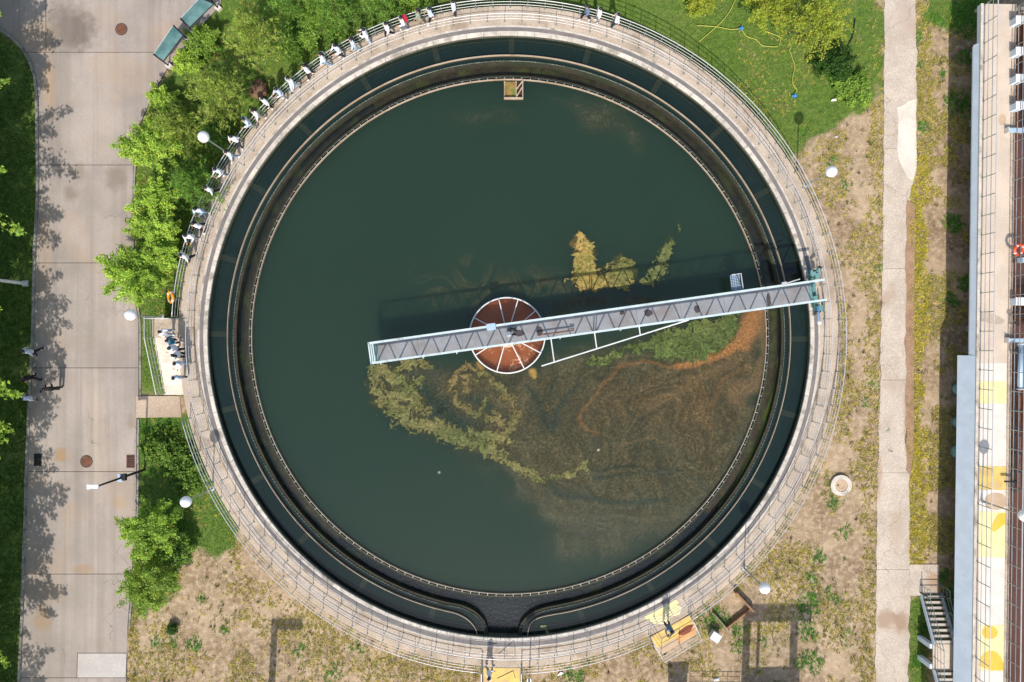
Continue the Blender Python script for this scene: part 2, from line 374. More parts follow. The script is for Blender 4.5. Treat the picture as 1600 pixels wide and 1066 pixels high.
# ---------------------------------------------------------------- road of cast slabs
def road_mat():
    sp = [XY(112, 46) + (1.9, 1.7, (112, 100, 92), 0.85), XY(58, 55) + (1.7, 1.3, (176, 150, 124), 0.6), XY(110, 304) + (0.55, 0.6, (140, 126, 112), 0.8),
          XY(182, 278) + (0.8, 1.0, (136, 122, 108), 0.75), XY(122, 268) + (0.6, 0.7, (148, 134, 118), 0.7), XY(95, 712) + (0.5, 0.5, (168, 136, 100), 0.9),
          XY(130, 890) + (0.9, 0.4, (172, 144, 112), 0.8), XY(66, 966) + (0.7, 1.0, (168, 140, 108), 0.8), XY(185, 785) + (0.6, 0.5, (176, 152, 124), 0.7),
          XY(78, 130) + (0.5, 2.4, (186, 156, 126), 0.8), XY(270, 60) + (1.6, 1.6, (190, 162, 138), 0.5), XY(206, 660) + (0.3, 0.7, (150, 134, 118), 0.7),
          XY(196, 480) + (0.6, 2.2, (196, 184, 172), 0.5), XY(70, 400) + (0.5, 4, (178, 150, 124), 0.4), XY(150, 690) + (0.8, 5, (198, 180, 160), 0.4)]
    m = surf('road_concrete', (168, 155, 145), 0.92, 0, 0.15, 0.3, 0.10, 22, 0.10, (176, 154, 132), 0.24, 0.48, 0.70, rnd=0.05, spots=sp)
    nt = m.node_tree; b = nt.nodes['Principled BSDF']; src = b.inputs['Base Color'].links[0].from_socket
    pos = nd(nt, 'ShaderNodeNewGeometry').outputs['Position']
    mp = nd(nt, 'ShaderNodeMapping'); mp.inputs['Scale'].default_value = (3.2, 0.07, 1); nt.links.new(pos, mp.inputs[0])
    streak = noise_n(nt, mp.outputs[0], 0.5, 5, 0.6)
    out = mixc(nt, math_n(nt, 'MULTIPLY', ramp_n(nt, streak, 0.42, 0.68), 0.5), src, lin((140, 129, 119)))
    # fine cracks
    vo = nd(nt, 'ShaderNodeTexVoronoi', feature='DISTANCE_TO_EDGE'); vo.inputs['Scale'].default_value = 0.16
    ad = nd(nt, 'ShaderNodeVectorMath', operation='ADD'); nt.links.new(pos, ad.inputs[0])
    nn = nd(nt, 'ShaderNodeTexNoise'); nn.inputs['Scale'].default_value = 0.7; nn.inputs['Detail'].default_value = 6; nt.links.new(pos, nn.inputs['Vector'])
    sc = nd(nt, 'ShaderNodeVectorMath', operation='SCALE'); sc.inputs['Scale'].default_value = 2.4; nt.links.new(nn.outputs['Color'], sc.inputs[0]); nt.links.new(sc.outputs[0], ad.inputs[1])
    nt.links.new(ad.outputs[0], vo.inputs['Vector'])
    crack = math_n(nt, 'LESS_THAN', vo.outputs['Distance'], 0.0035)
    out = mixc(nt, math_n(nt, 'MULTIPLY', crack, math_n(nt, 'MULTIPLY', ramp_n(nt, noise_n(nt, pos, 0.2, 2), 0.5, 0.6), 0.5)), out, lin((96, 86, 78)))
    nt.links.new(out, b.inputs['Base Color']); return m
M['road'] = road_mat()
M['joint'] = surf('joint_filler', (70, 62, 56), 0.95, 0, 0.2, 2, 0.2, 20, 0)
mb = MB()
poly = [XY(x, y) for x, y in KERB_L] + [XY(x, y) for x, y in ROAD_R[::-1]] + [XY(-40, -40)]
mb.prism(poly, -0.06, 0.002)
road = struct(mb.build('road', M['joint']))
JY = [-40, 82, 258, 411, 575, 737, 897, 1059, 1110]
def slab(poly, z1, name, mat, parent):
    b = MB(); b.prism(poly, -0.04, z1); return b.build(name, mat, parent)
for y0, y1 in zip(JY[:-1], JY[1:]):
    g = 0.45
    ys = sorted({y0 + g, y1 - g} | {p[1] for p in KERB_L + ROAD_R if y0 + g < p[1] < y1 - g})
    L = [XY(interp(KERB_L, y), y) for y in ys if y >= 24 or True]; Rr = [XY(interp(ROAD_R, y) - 0.6, y) for y in ys]
    if y1 <= 82:      # the top bay: split by the lengthwise joint
        yy = [y for y in ys]
        a = [XY(-40, y0), XY(71.5, y0), XY(71.5, y1 - g)] + [XY(interp(KERB_L, y1 - g), y1 - g)] + [XY(x, y) for x, y in KERB_L[::-1] if y < y1 - g]
        slab(a, 0.02, 'slab', M['road'], road)
        slab([XY(72.4, y0), XY(72.4, y1 - g)] + Rr[::-1], 0.022, 'slab', M['road'], road)
    elif y0 == 897:   # a square of newer concrete is let into this bay
        slab([p for p in L] + [XY(120, y1 - g), XY(121, 1020), XY(199, 1020)] + [q for q in Rr[::-1] if q[1] > XY(0, 1020)[1]], 0.02, 'slab', M['road'], road)
        M['newslab'] = surf('newer_concrete', (190, 182, 174), 0.9, 0, 0.07, 0.8, 0.14, 22, 0.1, (186, 176, 166), 0.6, 0.5, 0.8)
        slab([XY(121, y1 - g), XY(122, 1021), XY(198, 1021), XY(196.5, y1 - g)], 0.023, 'slab', M['newslab'], road)
    elif y0 == 1059:
        slab(L + Rr[::-1], 0.021, 'slab', M['road'], road)
    else: slab(L + Rr[::-1], 0.02, 'slab', M['road'], road)
# kerb stones
M['kerb'] = surf('kerbstone', (150, 146, 138), 0.9, 0, 0.12, 2, 0.2, 18, 0.15, (92, 88, 76), 1.1, 0.48, 0.7, rnd=0.14)
def kerb_row(name, path, width, height, label, step=1.0):
    root = thing(name, label, 'kerb'); pts = [Vector(XY(*p)) for p in path]
    seg = [(b - a).length for a, b in zip(pts[:-1], pts[1:])]; tot = sum(seg); n = int(tot / step); me = None
    def at(s):
        for q, L in enumerate(seg):
            if s <= L: return pts[q] + (pts[q + 1] - pts[q]) * (s / L)
            s -= L
        return pts[-1]
    for i in range(n):
        a, b = at(i * tot / n), at((i + 1) * tot / n); d = b - a; mid = (a + b) / 2
        if me is None:
            q = MB(); q.box((0, 0, 0), (tot / n - 0.03, width, height + 0.1)); me = q.mesh('kerbstone', M['kerb'])
        k = link('kerbstone', me, root, (mid.x + random.uniform(-.012, .012), mid.y, height / 2 - 0.05 + random.uniform(-.012, .012)), math.atan2(d.y, d.x) + random.uniform(-.012, .012))
    return root
kerb_row('kerb', [(x - 2, y) for x, y in KERB_L], 0.16, 0.13, 'weathered grey kerb along the left edge of the concrete road')
kerb_row('kerb', [(x + 2.4, y) for x, y in ROAD_R if 205 <= y <= 400], 0.12, 0.10, 'short pale kerb between road and bright green shrubs')
kerb_row('kerb', [(x + 2.4, y) for x, y in ROAD_R if 470 <= y <= 620], 0.12, 0.06, 'low kerb beside the grass below the tank steps')
kerb_row('kerb', [(x + 2.4, y) for x, y in ROAD_R if 655 <= y <= 980], 0.12, 0.06, 'low kerb from entrance path past the solar street light')
# entrance path from road to tank
def path_mat(nm, c, st, spots=()):
    return surf(nm, c, 0.93, 0, 0.09, 0.7, 0.22, 18, 0.15, st, 0.5, 0.5, 0.75, spots=spots)
def cracked(m, scale, seed, amt):
    nt = m.node_tree; b = nt.nodes['Principled BSDF']; src = b.inputs['Base Color'].links[0].from_socket
    pos = nd(nt, 'ShaderNodeNewGeometry').outputs['Position']
    vo = nd(nt, 'ShaderNodeTexVoronoi', feature='DISTANCE_TO_EDGE'); vo.inputs['Scale'].default_value = scale
    ad = nd(nt, 'ShaderNodeVectorMath', operation='ADD'); nt.links.new(pos, ad.inputs[0])
    nn = nd(nt, 'ShaderNodeTexNoise'); nn.inputs['Scale'].default_value = 0.8; nn.inputs['Detail'].default_value = 6; nt.links.new(pos, nn.inputs['Vector'])
    sc = nd(nt, 'ShaderNodeVectorMath', operation='SCALE'); sc.inputs['Scale'].default_value = 1.6 + seed; nt.links.new(nn.outputs['Color'], sc.inputs[0]); nt.links.new(sc.outputs[0], ad.inputs[1]); nt.links.new(ad.outputs[0], vo.inputs['Vector'])
    crack = math_n(nt, 'LESS_THAN', vo.outputs['Distance'], 0.005)
    nt.links.new(mixc(nt, math_n(nt, 'MULTIPLY', crack, amt), src, lin((150, 124, 100))), b.inputs['Base Color']); return m
M['path'] = path_mat('path_concrete', (198, 183, 166), (176, 154, 132), [XY(1384, 968) + (.75, .8, (166, 138, 114), .8), XY(1408, 972) + (.7, .9, (160, 130, 106), .8), XY(1420, 450) + (.3, 3.2, (176, 148, 122), .7), XY(1418, 640) + (.3, 3.4, (172, 144, 118), .7), XY(1400, 830) + (.6, 1.6, (182, 160, 140), .6), XY(1458, 905) + (.5, .6, (176, 140, 108), .7), XY(1415, 30) + (.8, 1.6, (184, 162, 146), .6), XY(1372, 740) + (.3, 2.0, (178, 150, 126), .7), XY(1398, 600) + (.7, .8, (180, 158, 136), .5)])
cracked(M['path'], 0.13, 0.6, 0.38)
M['path2'] = path_mat('entrance_path_concrete', (190, 168, 146), (160, 138, 116))
mb = MB(); mb.prism([XY(213.5, 619), XY(281, 619), XY(284, 652), XY(213, 653)], -0.05, 0.035); struct(mb.build('entrance_path', M['path2']))
# long footpath on the right, in cast bays with worn edges
FL = [(1382, -40), (1381, 200), (1379, 400), (1375, 600), (1370, 800), (1368, 1000), (1367, 1110)]
FR = [(1431, -40), (1432, 180), (1431, 270), (1424, 300), (1420, 330), (1419, 365), (1424, 395), (1422, 430), (1420, 480), (1421, 540), (1418, 620), (1414, 690), (1421, 735), (1421, 800), (1422, 880), (1421, 930), (1420, 1000), (1418, 1110)]
mb = MB(); mb.prism([XY(x + 1.5, y) for x, y in FL] + [XY(x - 1.5, y) for x, y in FR[::-1]], -0.06, 0.012); fpath = struct(mb.build('footpath', M['joint']))
rr = random.Random(4)
def wob(y, s): return (fbm(np.array([y / 14.0]), np.array([s * 7.7]), 4, 5)[0] - 0.5) * 7.0
FJ = [-40, 232, 420, 594, 739, 890, 1110]
for y0, y1 in zip(FJ[:-1], FJ[1:]):
    ys = [y0 + 0.25] + [y for y in range(int(y0) + 4, int(y1) - 2, 3)] + [y1 - 0.25]
    k = 0.03 * rr.uniform(0.9, 1.1)
    slab([XY(interp(FL, y) + wob(y, 1) * 0.7, y) for y in ys] + [XY(interp(FR, y) + wob(y, 2), y) for y in ys[::-1]], k, 'slab', M['path'], fpath)
slab([XY(1421, 882), XY(1467, 882), XY(1466, 929), XY(1420.5, 931)], 0.036, 'slab', M['path'], fpath)
M['whpath'] = path_mat('bleached_concrete', (222, 213, 198), (200, 186, 166))
wp = [(1401, 168), (1412, 164), (1420, 158), (1430, 155), (1431, 200), (1432, 262), (1426, 281), (1418, 278), (1410, 263), (1404, 248), (1401, 232), (1403, 205), (1403, 184)]
slab([XY(*p) for p in wp], 0.045, 'bleached_patch', M['whpath'], fpath)
# soil blown over the path's right edge
M['dirt'] = surf('blown_soil', (164, 132, 106), 0.97, 0, 0.15, 1.5, 0.35, 20, 0.3, (140, 110, 86), 1.0, 0.5, 0.7)
def drift(pts, z, nm):
    b = MB(); b.prism([XY(*p) for p in pts], -0.02, z); return b.build(nm, M['dirt'], fpath)
drift([(1417, 312)] + [(1415 + wob(y, 9) * 1.4, y) for y in range(330, 740, 9)] + [(1422, 742), (1427, 700), (1428, 500), (1429, 320)], 0.042, 'soil_drift')
# iron covers and gratings
def manhole(px, py, r, name, label, ring=0.0):
    t = thing(name, label, 'manhole', P(px, py, 0))
    if ring:
        b = MB(); b.revolve([(r + ring, -0.1), (r + ring, 0.16), (r, 0.16), (r, -0.1)], 36); b.build('collar', M['coping'], t)
        b = MB(); b.revolve([(0.001, 0.02), (r - 0.01, 0.02), (r - 0.01, 0.13), (r * 0.55, 0.135), (r * 0.53, 0.12), (0.001, 0.12)], 36); b.build('cover', M['tanpaint'], t)
        b = MB(); b.tube([(-r * .7, 0, .14), (-r * .55, 0, .19), (-r * .35, 0, .14)], 0.02); b.build('lifting_loop', M['dark'], t)
        return
    b = MB(); b.revolve([(r + 0.05, 0.0), (r + 0.05, 0.030), (r, 0.030), (r, 0.0)], 32); b.build('frame', M['dark'], t)
    b = MB(); b.revolve([(0.001, 0.0), (r - 0.012, 0.0), (r - 0.012, 0.028), (0.001, 0.028)], 32)
    for i in range(-4, 5):
        for j in range(-4, 5):
            if i * i + j * j < 17: b.box((i * r / 5, j * r / 5, 0.031), (r / 9, r / 9, 0.008))
    b.build('cover', M['rust'], t)
manhole(190, 46, 0.36, 'manhole_cover', 'round iron manhole cover in the road near the glass notice board')
manhole(135.5, 721, 0.37, 'manhole_cover', 'round rusty manhole cover in the road between two drain gratings')
manhole(1313, 758, 0.42, 'concrete_manhole', 'raised concrete manhole ring on bare soil right of the tank', 0.28)
def grating(px, py, wd, ht, mat, label, bars, name='drain_grating'):
    t = thing(name, label, 'grating', P(px, py, 0.0))
    b = MB(); b.box((0, 0, 0.022), (wd, ht, 0.006)); b.build('recess', M['black'], t)
    b = MB()
    for s in (-1, 1): b.box((s * (wd / 2), 0, 0.03), (0.05, ht + .05, 0.022)); b.box((0, s * (ht / 2), 0.03), (wd - .05, 0.05, 0.022))
    b.build('frame', mat, t); me = None
    for i in range(bars):
        if me is None: q = MB(); q.box((0, 0, 0), (wd - 0.08, 0.045, 0.02)); me = q.mesh('bar', mat)
        link('bar', me, t, (0, -ht / 2 + ht * (i + 1) / (bars + 1), 0.03))
grating(59.5, 718.5, 0.46, 0.78, M['dark'], 'dark drain grating at the shaded left kerb', 7)
grating(204.5, 721, 0.50, 0.82, M['rust'], 'rusty drain grating at the right road edge', 6)

# ================================================================== ROUND TANK
def tk(r, a, z): return (TC.x + r * math.cos(R(a)), TC.y + r * math.sin(R(a)), z)
tank = thing('settling_tank', 'large round concrete settling tank with walkway rim and dark water', 'tank')
mb = MB(); mb.revolve([(19.70, 0.0), (21.55, 0.0), (21.55, 1.5), (21.25, 1.5), (20.25, 1.5), (19.78, 1.5), (19.78, 1.38), (19.70, 1.38)], 240, c=TC, mats=[2, 2, 0, 0, 0, 0, 1, 1])
mb.build('walkway_ring', [M['walk'], M['wallin'], M['tankside']], tank)
mb = MB(); mb.revolve([(19.93, 1.5), (20.17, 1.5), (20.17, 1.506), (19.93, 1.506)], 240, c=TC); mb.build('wheel_track', M['track'], tank)
mb = MB(); mb.revolve([(20.175, 1.5), (20.30, 1.5), (20.30, 1.504), (20.175, 1.504)], 240, c=TC); mb.build('pale_margin', M['coping'], tank)
NB = 112; me = None
for i in range(NB):
    a = 360.0 * i / NB
    if me is None:
        q = MB(); da = 360.0 / NB / 2 - 0.035; q.revolve([(19.66, 1.383), (19.66, 1.508), (19.67, 1.516), (19.915, 1.516), (19.92, 1.508), (19.92, 1.383)], 4, -da, da); me = q.mesh('coping_block', M['coping'])
    o = link('coping_block', me, tank, (TC.x, TC.y, random.uniform(-.006, .004)), R(a)); 
mb = MB(); mb.revolve([(0.01, 0.0), (19.75, 0.0), (19.75, 0.06), (0.01, 0.06)], 96, c=TC); mb.build('floor', M['wallin'], tank)
# double-sided collecting launder; at the foot of the picture its outer side turns out to the tank wall
def arc_path(r, a0, a1, n): return [Vector((TC.x + r * math.cos(R(a0 + (a1 - a0) * i / n)), TC.y + r * math.sin(R(a0 + (a1 - a0) * i / n)))) for i in range(n + 1)]
def catmull(pts, n=6):
    pts = [Vector(p) for p in pts]; out = []
    for i in range(len(pts) - 1):
        p0, p1, p2, p3 = pts[max(i - 1, 0)], pts[i], pts[i + 1], pts[min(i + 2, len(pts) - 1)]
        for j in range(n):
            t = j / n; out.append(0.5 * ((2 * p1) + (p2 - p0) * t + (2 * p0 - 5 * p1 + 4 * p2 - p3) * t * t + (3 * p1 - p0 - 3 * p2 + p3) * t ** 3))
    return out + [pts[-1]]
ZB = 1.1
wl = [(757.5, 999), (757, 984), (751.5, 970), (739.5, 957.5), (721, 947.5), (700, 942)]
wr = [(880, 944), (851, 951.5), (831, 961), (818.5, 975), (814.5, 987), (815, 999)]
bl = [(745.8, 999), (745, 988), (741.5, 978), (730, 965.5), (714, 956.5), (697, 951.5)]
br = [(885, 953), (846, 961.5), (831, 970.5), (825.5, 983), (824, 999)]
def ringpath(r, left, right):
    l = [Vector(XY(x, y, ZB)) for x, y in left]; rt = [Vector(XY(x, y, ZB)) for x, y in right]
    def fit(ps, last):      # ease the bend into the ring's radius
        rl = math.hypot(ps[last].x - TC.x, ps[last].y - TC.y); out = []
        for i, p in enumerate(ps):
            w_ = i / (len(ps) - 1); w_ = (w_ if last else 1 - w_) ** 1.5; v = Vector((p.x - TC.x, p.y - TC.y)); out.append(Vector((TC.x, TC.y)) + v * ((v.length + (r - rl) * w_) / v.length))
        return out
    l = fit(l, -1); rt = fit(rt, 0)
    a0 = math.degrees(math.atan2(rt[0].y - TC.y, rt[0].x - TC.x)); a1 = math.degrees(math.atan2(l[-1].y - TC.y, l[-1].x - TC.x)) % 360
    arc = arc_path(r, a0 + 2.5, a1 - 2.5, 300)          # counter-clockwise from the right bend to the left one
    return catmull(rt[::-1] + [arc[0]])[:-1] + arc + catmull([arc[-1]] + l[::-1])[1:]
weir_path = ringpath(18.14, wl, wr); baf_path = ringpath(18.48, bl, br)
mb = MB(); mb.wall(weir_path, 0.16, 0.06, 1.02, off=0.10); mb.build('outer_launder_wall', M['launder'], tank)
mb = MB(); mb.wall(baf_path, 0.032, 0.75, 1.24); mb.build('outer_scum_baffle', M['baffle'], tank)
mb = MB(); mb.revolve([(17.10, 0.06), (17.22, 0.06), (17.22, 1.02), (17.10, 1.02)], 240, c=TC); mb.build('inner_launder_wall', M['launder'], tank)
mb = MB(); mb.revolve([(16.872, 0.75), (16.905, 0.75), (16.905, 1.24), (16.872, 1.24)], 240, c=TC); mb.build('inner_scum_baffle', M['baffle'], tank)
mb = MB(); mb.revolve([(17.22, 0.06), (18.06, 0.06), (18.06, 0.52), (17.22, 0.52)], 240, c=TC); mb.build('launder_floor', M['launder'], tank)
def teeth(path, pitch=0.22):
    out = []; 
    for a, b in zip(path[:-1], path[1:]):
        n = max(2, int(round((b - a).length / pitch * 2)))
        for i in range(n): out.append(a + (b - a) * i / n)
    zz = [1.115 if i % 2 else 1.045 for i in range(len(out))]; return out, zz
for nm, pth in (('outer_weir_plate', weir_path), ('inner_weir_plate', arc_path(17.075, 0, 360, 240))):
    tp, zz = teeth(pth); mb = MB(); mb.wall(tp, 0.022, 0.85, zz, off=-0.01); mb.build(nm, M['weir'], tank)
q = MB(); q.box((0.06, 0, 1.225), (0.12, 0.028, 0.02)); q.box((0.12, 0, 1.14), (0.02, 0.028, 0.19)); bme = q.mesh('bracket', M['rail'])
for i in range(190):
    a = 360.0 * i / 190; link('bracket', bme, tank, tk(16.905, a, 0), R(a))
q = MB(); q.box((0, 0, 0), (1.25, 0.36, 0.25)); sme = q.mesh('support_beam', surf('pale_silted_beam', (196, 168, 128), 0.9, 0, 0.15, 2, 0.2, 14, 0.1))
for i in range(24):
    a = 89.5 - 15 * i
    if abs(((a + 90) + 180) % 360 - 180) < 6: continue
    link('support_beam', sme, tank, tk(19.05, a, Z_WATER - 0.16), R(a))
# ================================================================== WATER
def water_mat(name, rough=0.05, clear=0.0, ripple=0.03):
    m, nt, b, pos = base(name, rough)
    a = nd(nt, 'ShaderNodeVertexColor', layer_name='Col')
    spk = mixc(nt, ramp_n(nt, noise_n(nt, pos, 9.0, 4, 0.7), 0.35, 0.72), (0.25, 0.25, 0.25), (0.75, 0.75, 0.75))
    nt.links.new(mixc(nt, math_n(nt, 'MULTIPLY', a.outputs['Alpha'], 0.9), a.outputs[0], spk, 'OVERLAY'), b.inputs['Base Color'])
    b.inputs['IOR'].default_value = 1.55
    nt.links.new(math_n(nt, 'MULTIPLY', math_n(nt, 'SUBTRACT', 1.0, a.outputs['Alpha'], True), 0.5), b.inputs['Specular IOR Level'])
    b.subsurface_method = 'BURLEY'; b.inputs['Subsurface Radius'].default_value = (1, 1, 1); b.inputs['Subsurface Scale'].default_value = 3.0
    nt.links.new(math_n(nt, 'SUBTRACT', 0.85 if not clear else 0.0, a.outputs['Alpha'], True), b.inputs['Subsurface Weight'])
    nt.links.new(math_n(nt, 'ADD', math_n(nt, 'MULTIPLY', a.outputs['Alpha'], 0.6), rough), b.inputs['Roughness'])
    bp = nd(nt, 'ShaderNodeBump'); bp.inputs['Strength'].default_value = ripple; bp.inputs['Distance'].default_value = 0.05
    nt.links.new(noise_n(nt, pos, 5.0, 3), bp.inputs['Height']); nt.links.new(bp.outputs[0], b.inputs['Normal'])
    if clear:
        t = nd(nt, 'ShaderNodeBsdfTransparent'); t.inputs[0].default_value = (0.75, 0.8, 0.7, 1)
        mx = nd(nt, 'ShaderNodeMixShader'); mx.inputs[0].default_value = clear
        nt.links.new(b.outputs[0], mx.inputs[1]); nt.links.new(t.outputs[0], mx.inputs[2]); nt.links.new(mx.outputs[0], nt.nodes['Material Output'].inputs[0])
    return m
M['water'] = water_mat('murky_green_water'); M['water_ring'] = water_mat('murky_ring_water', 0.05, 0.22); M['water_launder'] = water_mat('launder_water', 0.12, 0.0, 0.35)
C_DEEP = np.array(lin((36, 54, 38))); C_FILM = np.array(lin((90, 84, 62))); C_BROWN = np.array(lin((112, 92, 64)))
C_ORANGE = np.array(lin((154, 108, 66))); C_TAN = np.array(lin((176, 142, 72))); C_OLIVE = np.array(lin((124, 128, 66))); C_GREEN = np.array(lin((96, 122, 48)))
C_DARK = np.array(lin((40, 56, 48)))
zk = FOC / (CAM_Z - Z_WATER)
def topx(x, y): return x * zk + 800, 533 - y * zk
step = 0.07; n = int(2 * 17.1 / step)
xs = TC.x - 17.1 + step * np.arange(n + 1); ys = TC.y - 17.1 + step * np.arange(n + 1)
WX, WY = np.meshgrid(xs, ys); px, py = topx(WX, WY)
# currents: points traced back through a swirling flow, so that whatever is sampled there is drawn out and curled
def advect(x, y, scale, amp, steps, seed, vort=()):
    x = x.copy(); y = y.copy(); h = amp / steps; e = scale * 0.04
    def psi(u, v):
        r = fbm(u / scale, v / scale, 2, seed) * scale
        for (cx, cy, rr, st) in vort: r = r + st * rr * np.exp(-((u - cx) ** 2 + (v - cy) ** 2) / (rr * rr))
        return r
    for _ in range(steps):
        vx = (psi(x, y + e) - psi(x, y - e)) / (2 * e); vy = -(psi(x + e, y) - psi(x - e, y)) / (2 * e)
        x -= vx * h; y -= vy * h
    return x, y
# domain warp gives the currents their curl
w1 = (fbm(px / 46, py / 46, 4, 21) - 0.5); w2 = (fbm(px / 46, py / 46, 4, 57) - 0.5)
qx = px + w1 * 46; qy = py + w2 * 46
fine = fbm(px / 5.0, py / 5.0, 3, 70); mid = fbm(qx / 26, qy / 26, 4, 90)
TX, TY = px.copy(), py.copy(); _m = (px > 560) & (px < 1215) & (py > 360) & (py < 920)
TX[_m], TY[_m] = advect(px[_m], py[_m], 95.0, 95.0, 12, 811, ((745, 612, 42, 0.9), (985, 655, 60, -0.8), (905, 640, 34, 0.7), (1080, 700, 60, 0.6), (990, 790, 70, -0.7)))
u1 = fbm(qx / 30 + w2 * 3, qy / 30 + w1 * 3, 4, 121) - .5; u2 = fbm(qx / 30 - w1 * 3, qy / 30 + w2 * 3, 4, 157) - .5
streak = np.clip(0.5 + 1.1 * (fbm(TX / 34, TY / 15, 4, 34) - 0.5), 0, 1)
grain = fbm(px / 2.6, py / 2.6, 3, 71)
curl = 1 - np.abs(2 * fbm((px + w1 * 90 + u1 * 40) / 34, (py + w2 * 90 + u2 * 40) / 12, 4, 35) - 1); curl = np.where(_m, 1 - np.abs(2 * fbm(TX / 26, TY / 11, 4, 36) - 1), curl)
FILM = [(588, 572), (700, 560), (850, 556), (1000, 520), (1200, 480), (1206, 560), (1196, 650), (1165, 735), (1110, 808), (1030, 856), (930, 892), (870, 868), (815, 806), (760, 728), (700, 690), (640, 662), (596, 626)]
film = smooth(-14, 40, polydist(qx, qy, FILM)) * (0.78 + 0.35 * (mid - 0.4))
film = np.maximum(film, 0.24 * smooth(-10, 50, polydist(qx, qy, [(650, 660), (850, 640), (1180, 560), (1190, 680), (1100, 830), (960, 905), (860, 895), (780, 790)])))
film = np.maximum(film, 0.42 * smooth(-6, 40, polydist(qx, qy, [(850, 146), (930, 136), (1015, 196), (1010, 246), (900, 206)])) * (0.4 + 0.9 * grain))
film = np.maximum(film, 0.34 * smooth(-6, 30, polydist(qx, qy, [(690, 172), (800, 160), (830, 182), (800, 198), (720, 204)])) * (0.4 + 0.9 * grain))
film = np.maximum(film, 0.42 * smooth(0, 60, polydist(qx, qy, [(640, 420), (740, 390), (860, 400), (1000, 440), (1000, 480), (640, 510)])) * smooth(0.35, 0.65, streak))
film = np.maximum(film, 0.55 * smooth(0, 26, polydist(qx, qy, [(850, 470), (900, 440), (1010, 440), (1050, 450), (1040, 480), (850, 505)])) * smooth(0.3, 0.6, mid))
brown = smooth(0, 90, polydist(qx, qy, [(870, 590), (1000, 560), (1200, 500), (1204, 600), (1185, 680), (1100, 760), (1000, 700), (900, 690), (840, 640)]))
col = C_DEEP[None, None] * (0.94 + 0.12 * (fbm(px / 150, py / 150, 3, 4)[..., None]))
tone = C_FILM * (1 - brown[..., None]) + (C_FILM * 0.3 + C_BROWN * 0.7) * brown[..., None]
tone = tone * (0.50 + 0.78 * (streak[..., None] - 0.05)) * (0.62 + 0.70 * grain[..., None]) * (0.92 + 0.24 * smooth(0.92, 0.99, curl)[..., None] - 0.15 * smooth(0.64, 0.44, curl)[..., None])
film = film * (1 - 0.45 * smooth(720, 890, py + (streak - .5) * 120))
f = np.clip(film * (0.84 + 0.34 * grain + 0.6 * (streak - .42)) - 0.10 * smooth(0.55, 0.35, curl) * (film > .1), 0, 0.94)[..., None]
col = col * (1 - f) + tone * f
alpha = f[..., 0].copy()
def lay(mask, c, rough=0.9):
    global col, alpha
    m3 = mask[..., None]; col = col * (1 - m3) + np.asarray(c) * (0.82 + 0.4 * fine[..., None]) * m3; alpha = np.maximum(alpha, mask * rough)
def stroke(pts, c, soft=0.6, amt=0.9, thr=0.0, warp=1.0):
    d = segdist(px + w1 * 22 * warp, py + w2 * 22 * warp, pts); lay(amt * smooth(1.0 + soft * 0.5, 1.0 - soft, d + (fine - 0.5) * 0.7 - thr), c)
# dark gaps of clear water inside the film, then the orange and tan threads
for pts in ([(935, 738, 2), (960, 728, 2.5), (1000, 726, 2.5), (1050, 736, 2.2), (1085, 752, 2.5), (1100, 772, 2)], [(872, 596, 2), (862, 622, 2.5), (872, 645, 2), (880, 660, 2)], [(985, 625, 2), (978, 640, 2.5), (992, 655, 2), (1012, 660, 2)], [(640, 590, 6), (655, 610, 10), (690, 640, 16)], [(660, 600, 22), (700, 650, 26), (745, 665, 20)], [(650, 640, 14), (690, 655, 18), (720, 665, 14)], [(826, 600, 4), (845, 630, 10), (855, 660, 13), (870, 672, 5)], [(730, 615, 9), (748, 622, 12), (775, 640, 8)],
            [(900, 600, 3), (875, 640, 5), (868, 668, 3)], [(930, 745, 5), (1000, 735, 4), (1060, 742, 3)], [(870, 520, 14), (960, 505, 12), (1050, 490, 8)], [(830, 745, 10), (870, 770, 8), (960, 790, 5), (1040, 780, 4)]):
    stroke(pts, C_DARK, 0.9, 0.6)
for pts, c, a in (([(1182, 488, 20), (1174, 512, 19), (1158, 536, 15), (1130, 555, 11), (1090, 568, 9), (1058, 572, 6)], C_ORANGE, 0.85), ([(1196, 492, 9), (1194, 560, 10), (1180, 600, 14), (1150, 620, 20)], C_BROWN * 1.1, 0.6),
                  ([(1055, 572, 3), (1000, 562, 4), (962, 578, 4), (938, 596, 3), (925, 618, 2.6), (904, 642, 3), (902, 655, 3), (922, 672, 3), (938, 676, 2), (930, 684, 2)], C_ORANGE * 0.8, 0.34),
                  ([(985, 720, 2), (960, 700, 3), (1010, 690, 3), (1060, 700, 2)], C_BROWN, 0.35), ([(930, 742, 3), (990, 733, 4), (1050, 738, 3), (1085, 752, 4), (1096, 772, 3), (1070, 800, 4), (1010, 815, 5)], C_FILM * 1.1, 0.25),
                  ([(1110, 640, 3), (1130, 600, 4), (1165, 575, 3)], C_ORANGE * 0.7, 0.25), ([(835, 575, 6), (838, 586, 4)], C_TAN, 0.8), ([(745, 568, 5), (752, 576, 4)], C_TAN * 0.8, 0.7),
                  ([(1020, 640, 8), (1080, 600, 10), (1150, 570, 8)], C_BROWN, 0.45)):
    stroke(pts, c, 0.7, a)
for (a, b, r) in ((686, 738, .9), (935, 703, 1.2)):
    d = np.hypot(px - a, py - b); lay(smooth(r + 1.2, r - 0.8, d + (fine - .5) * 3), lin((196, 190, 168)), 0.6)
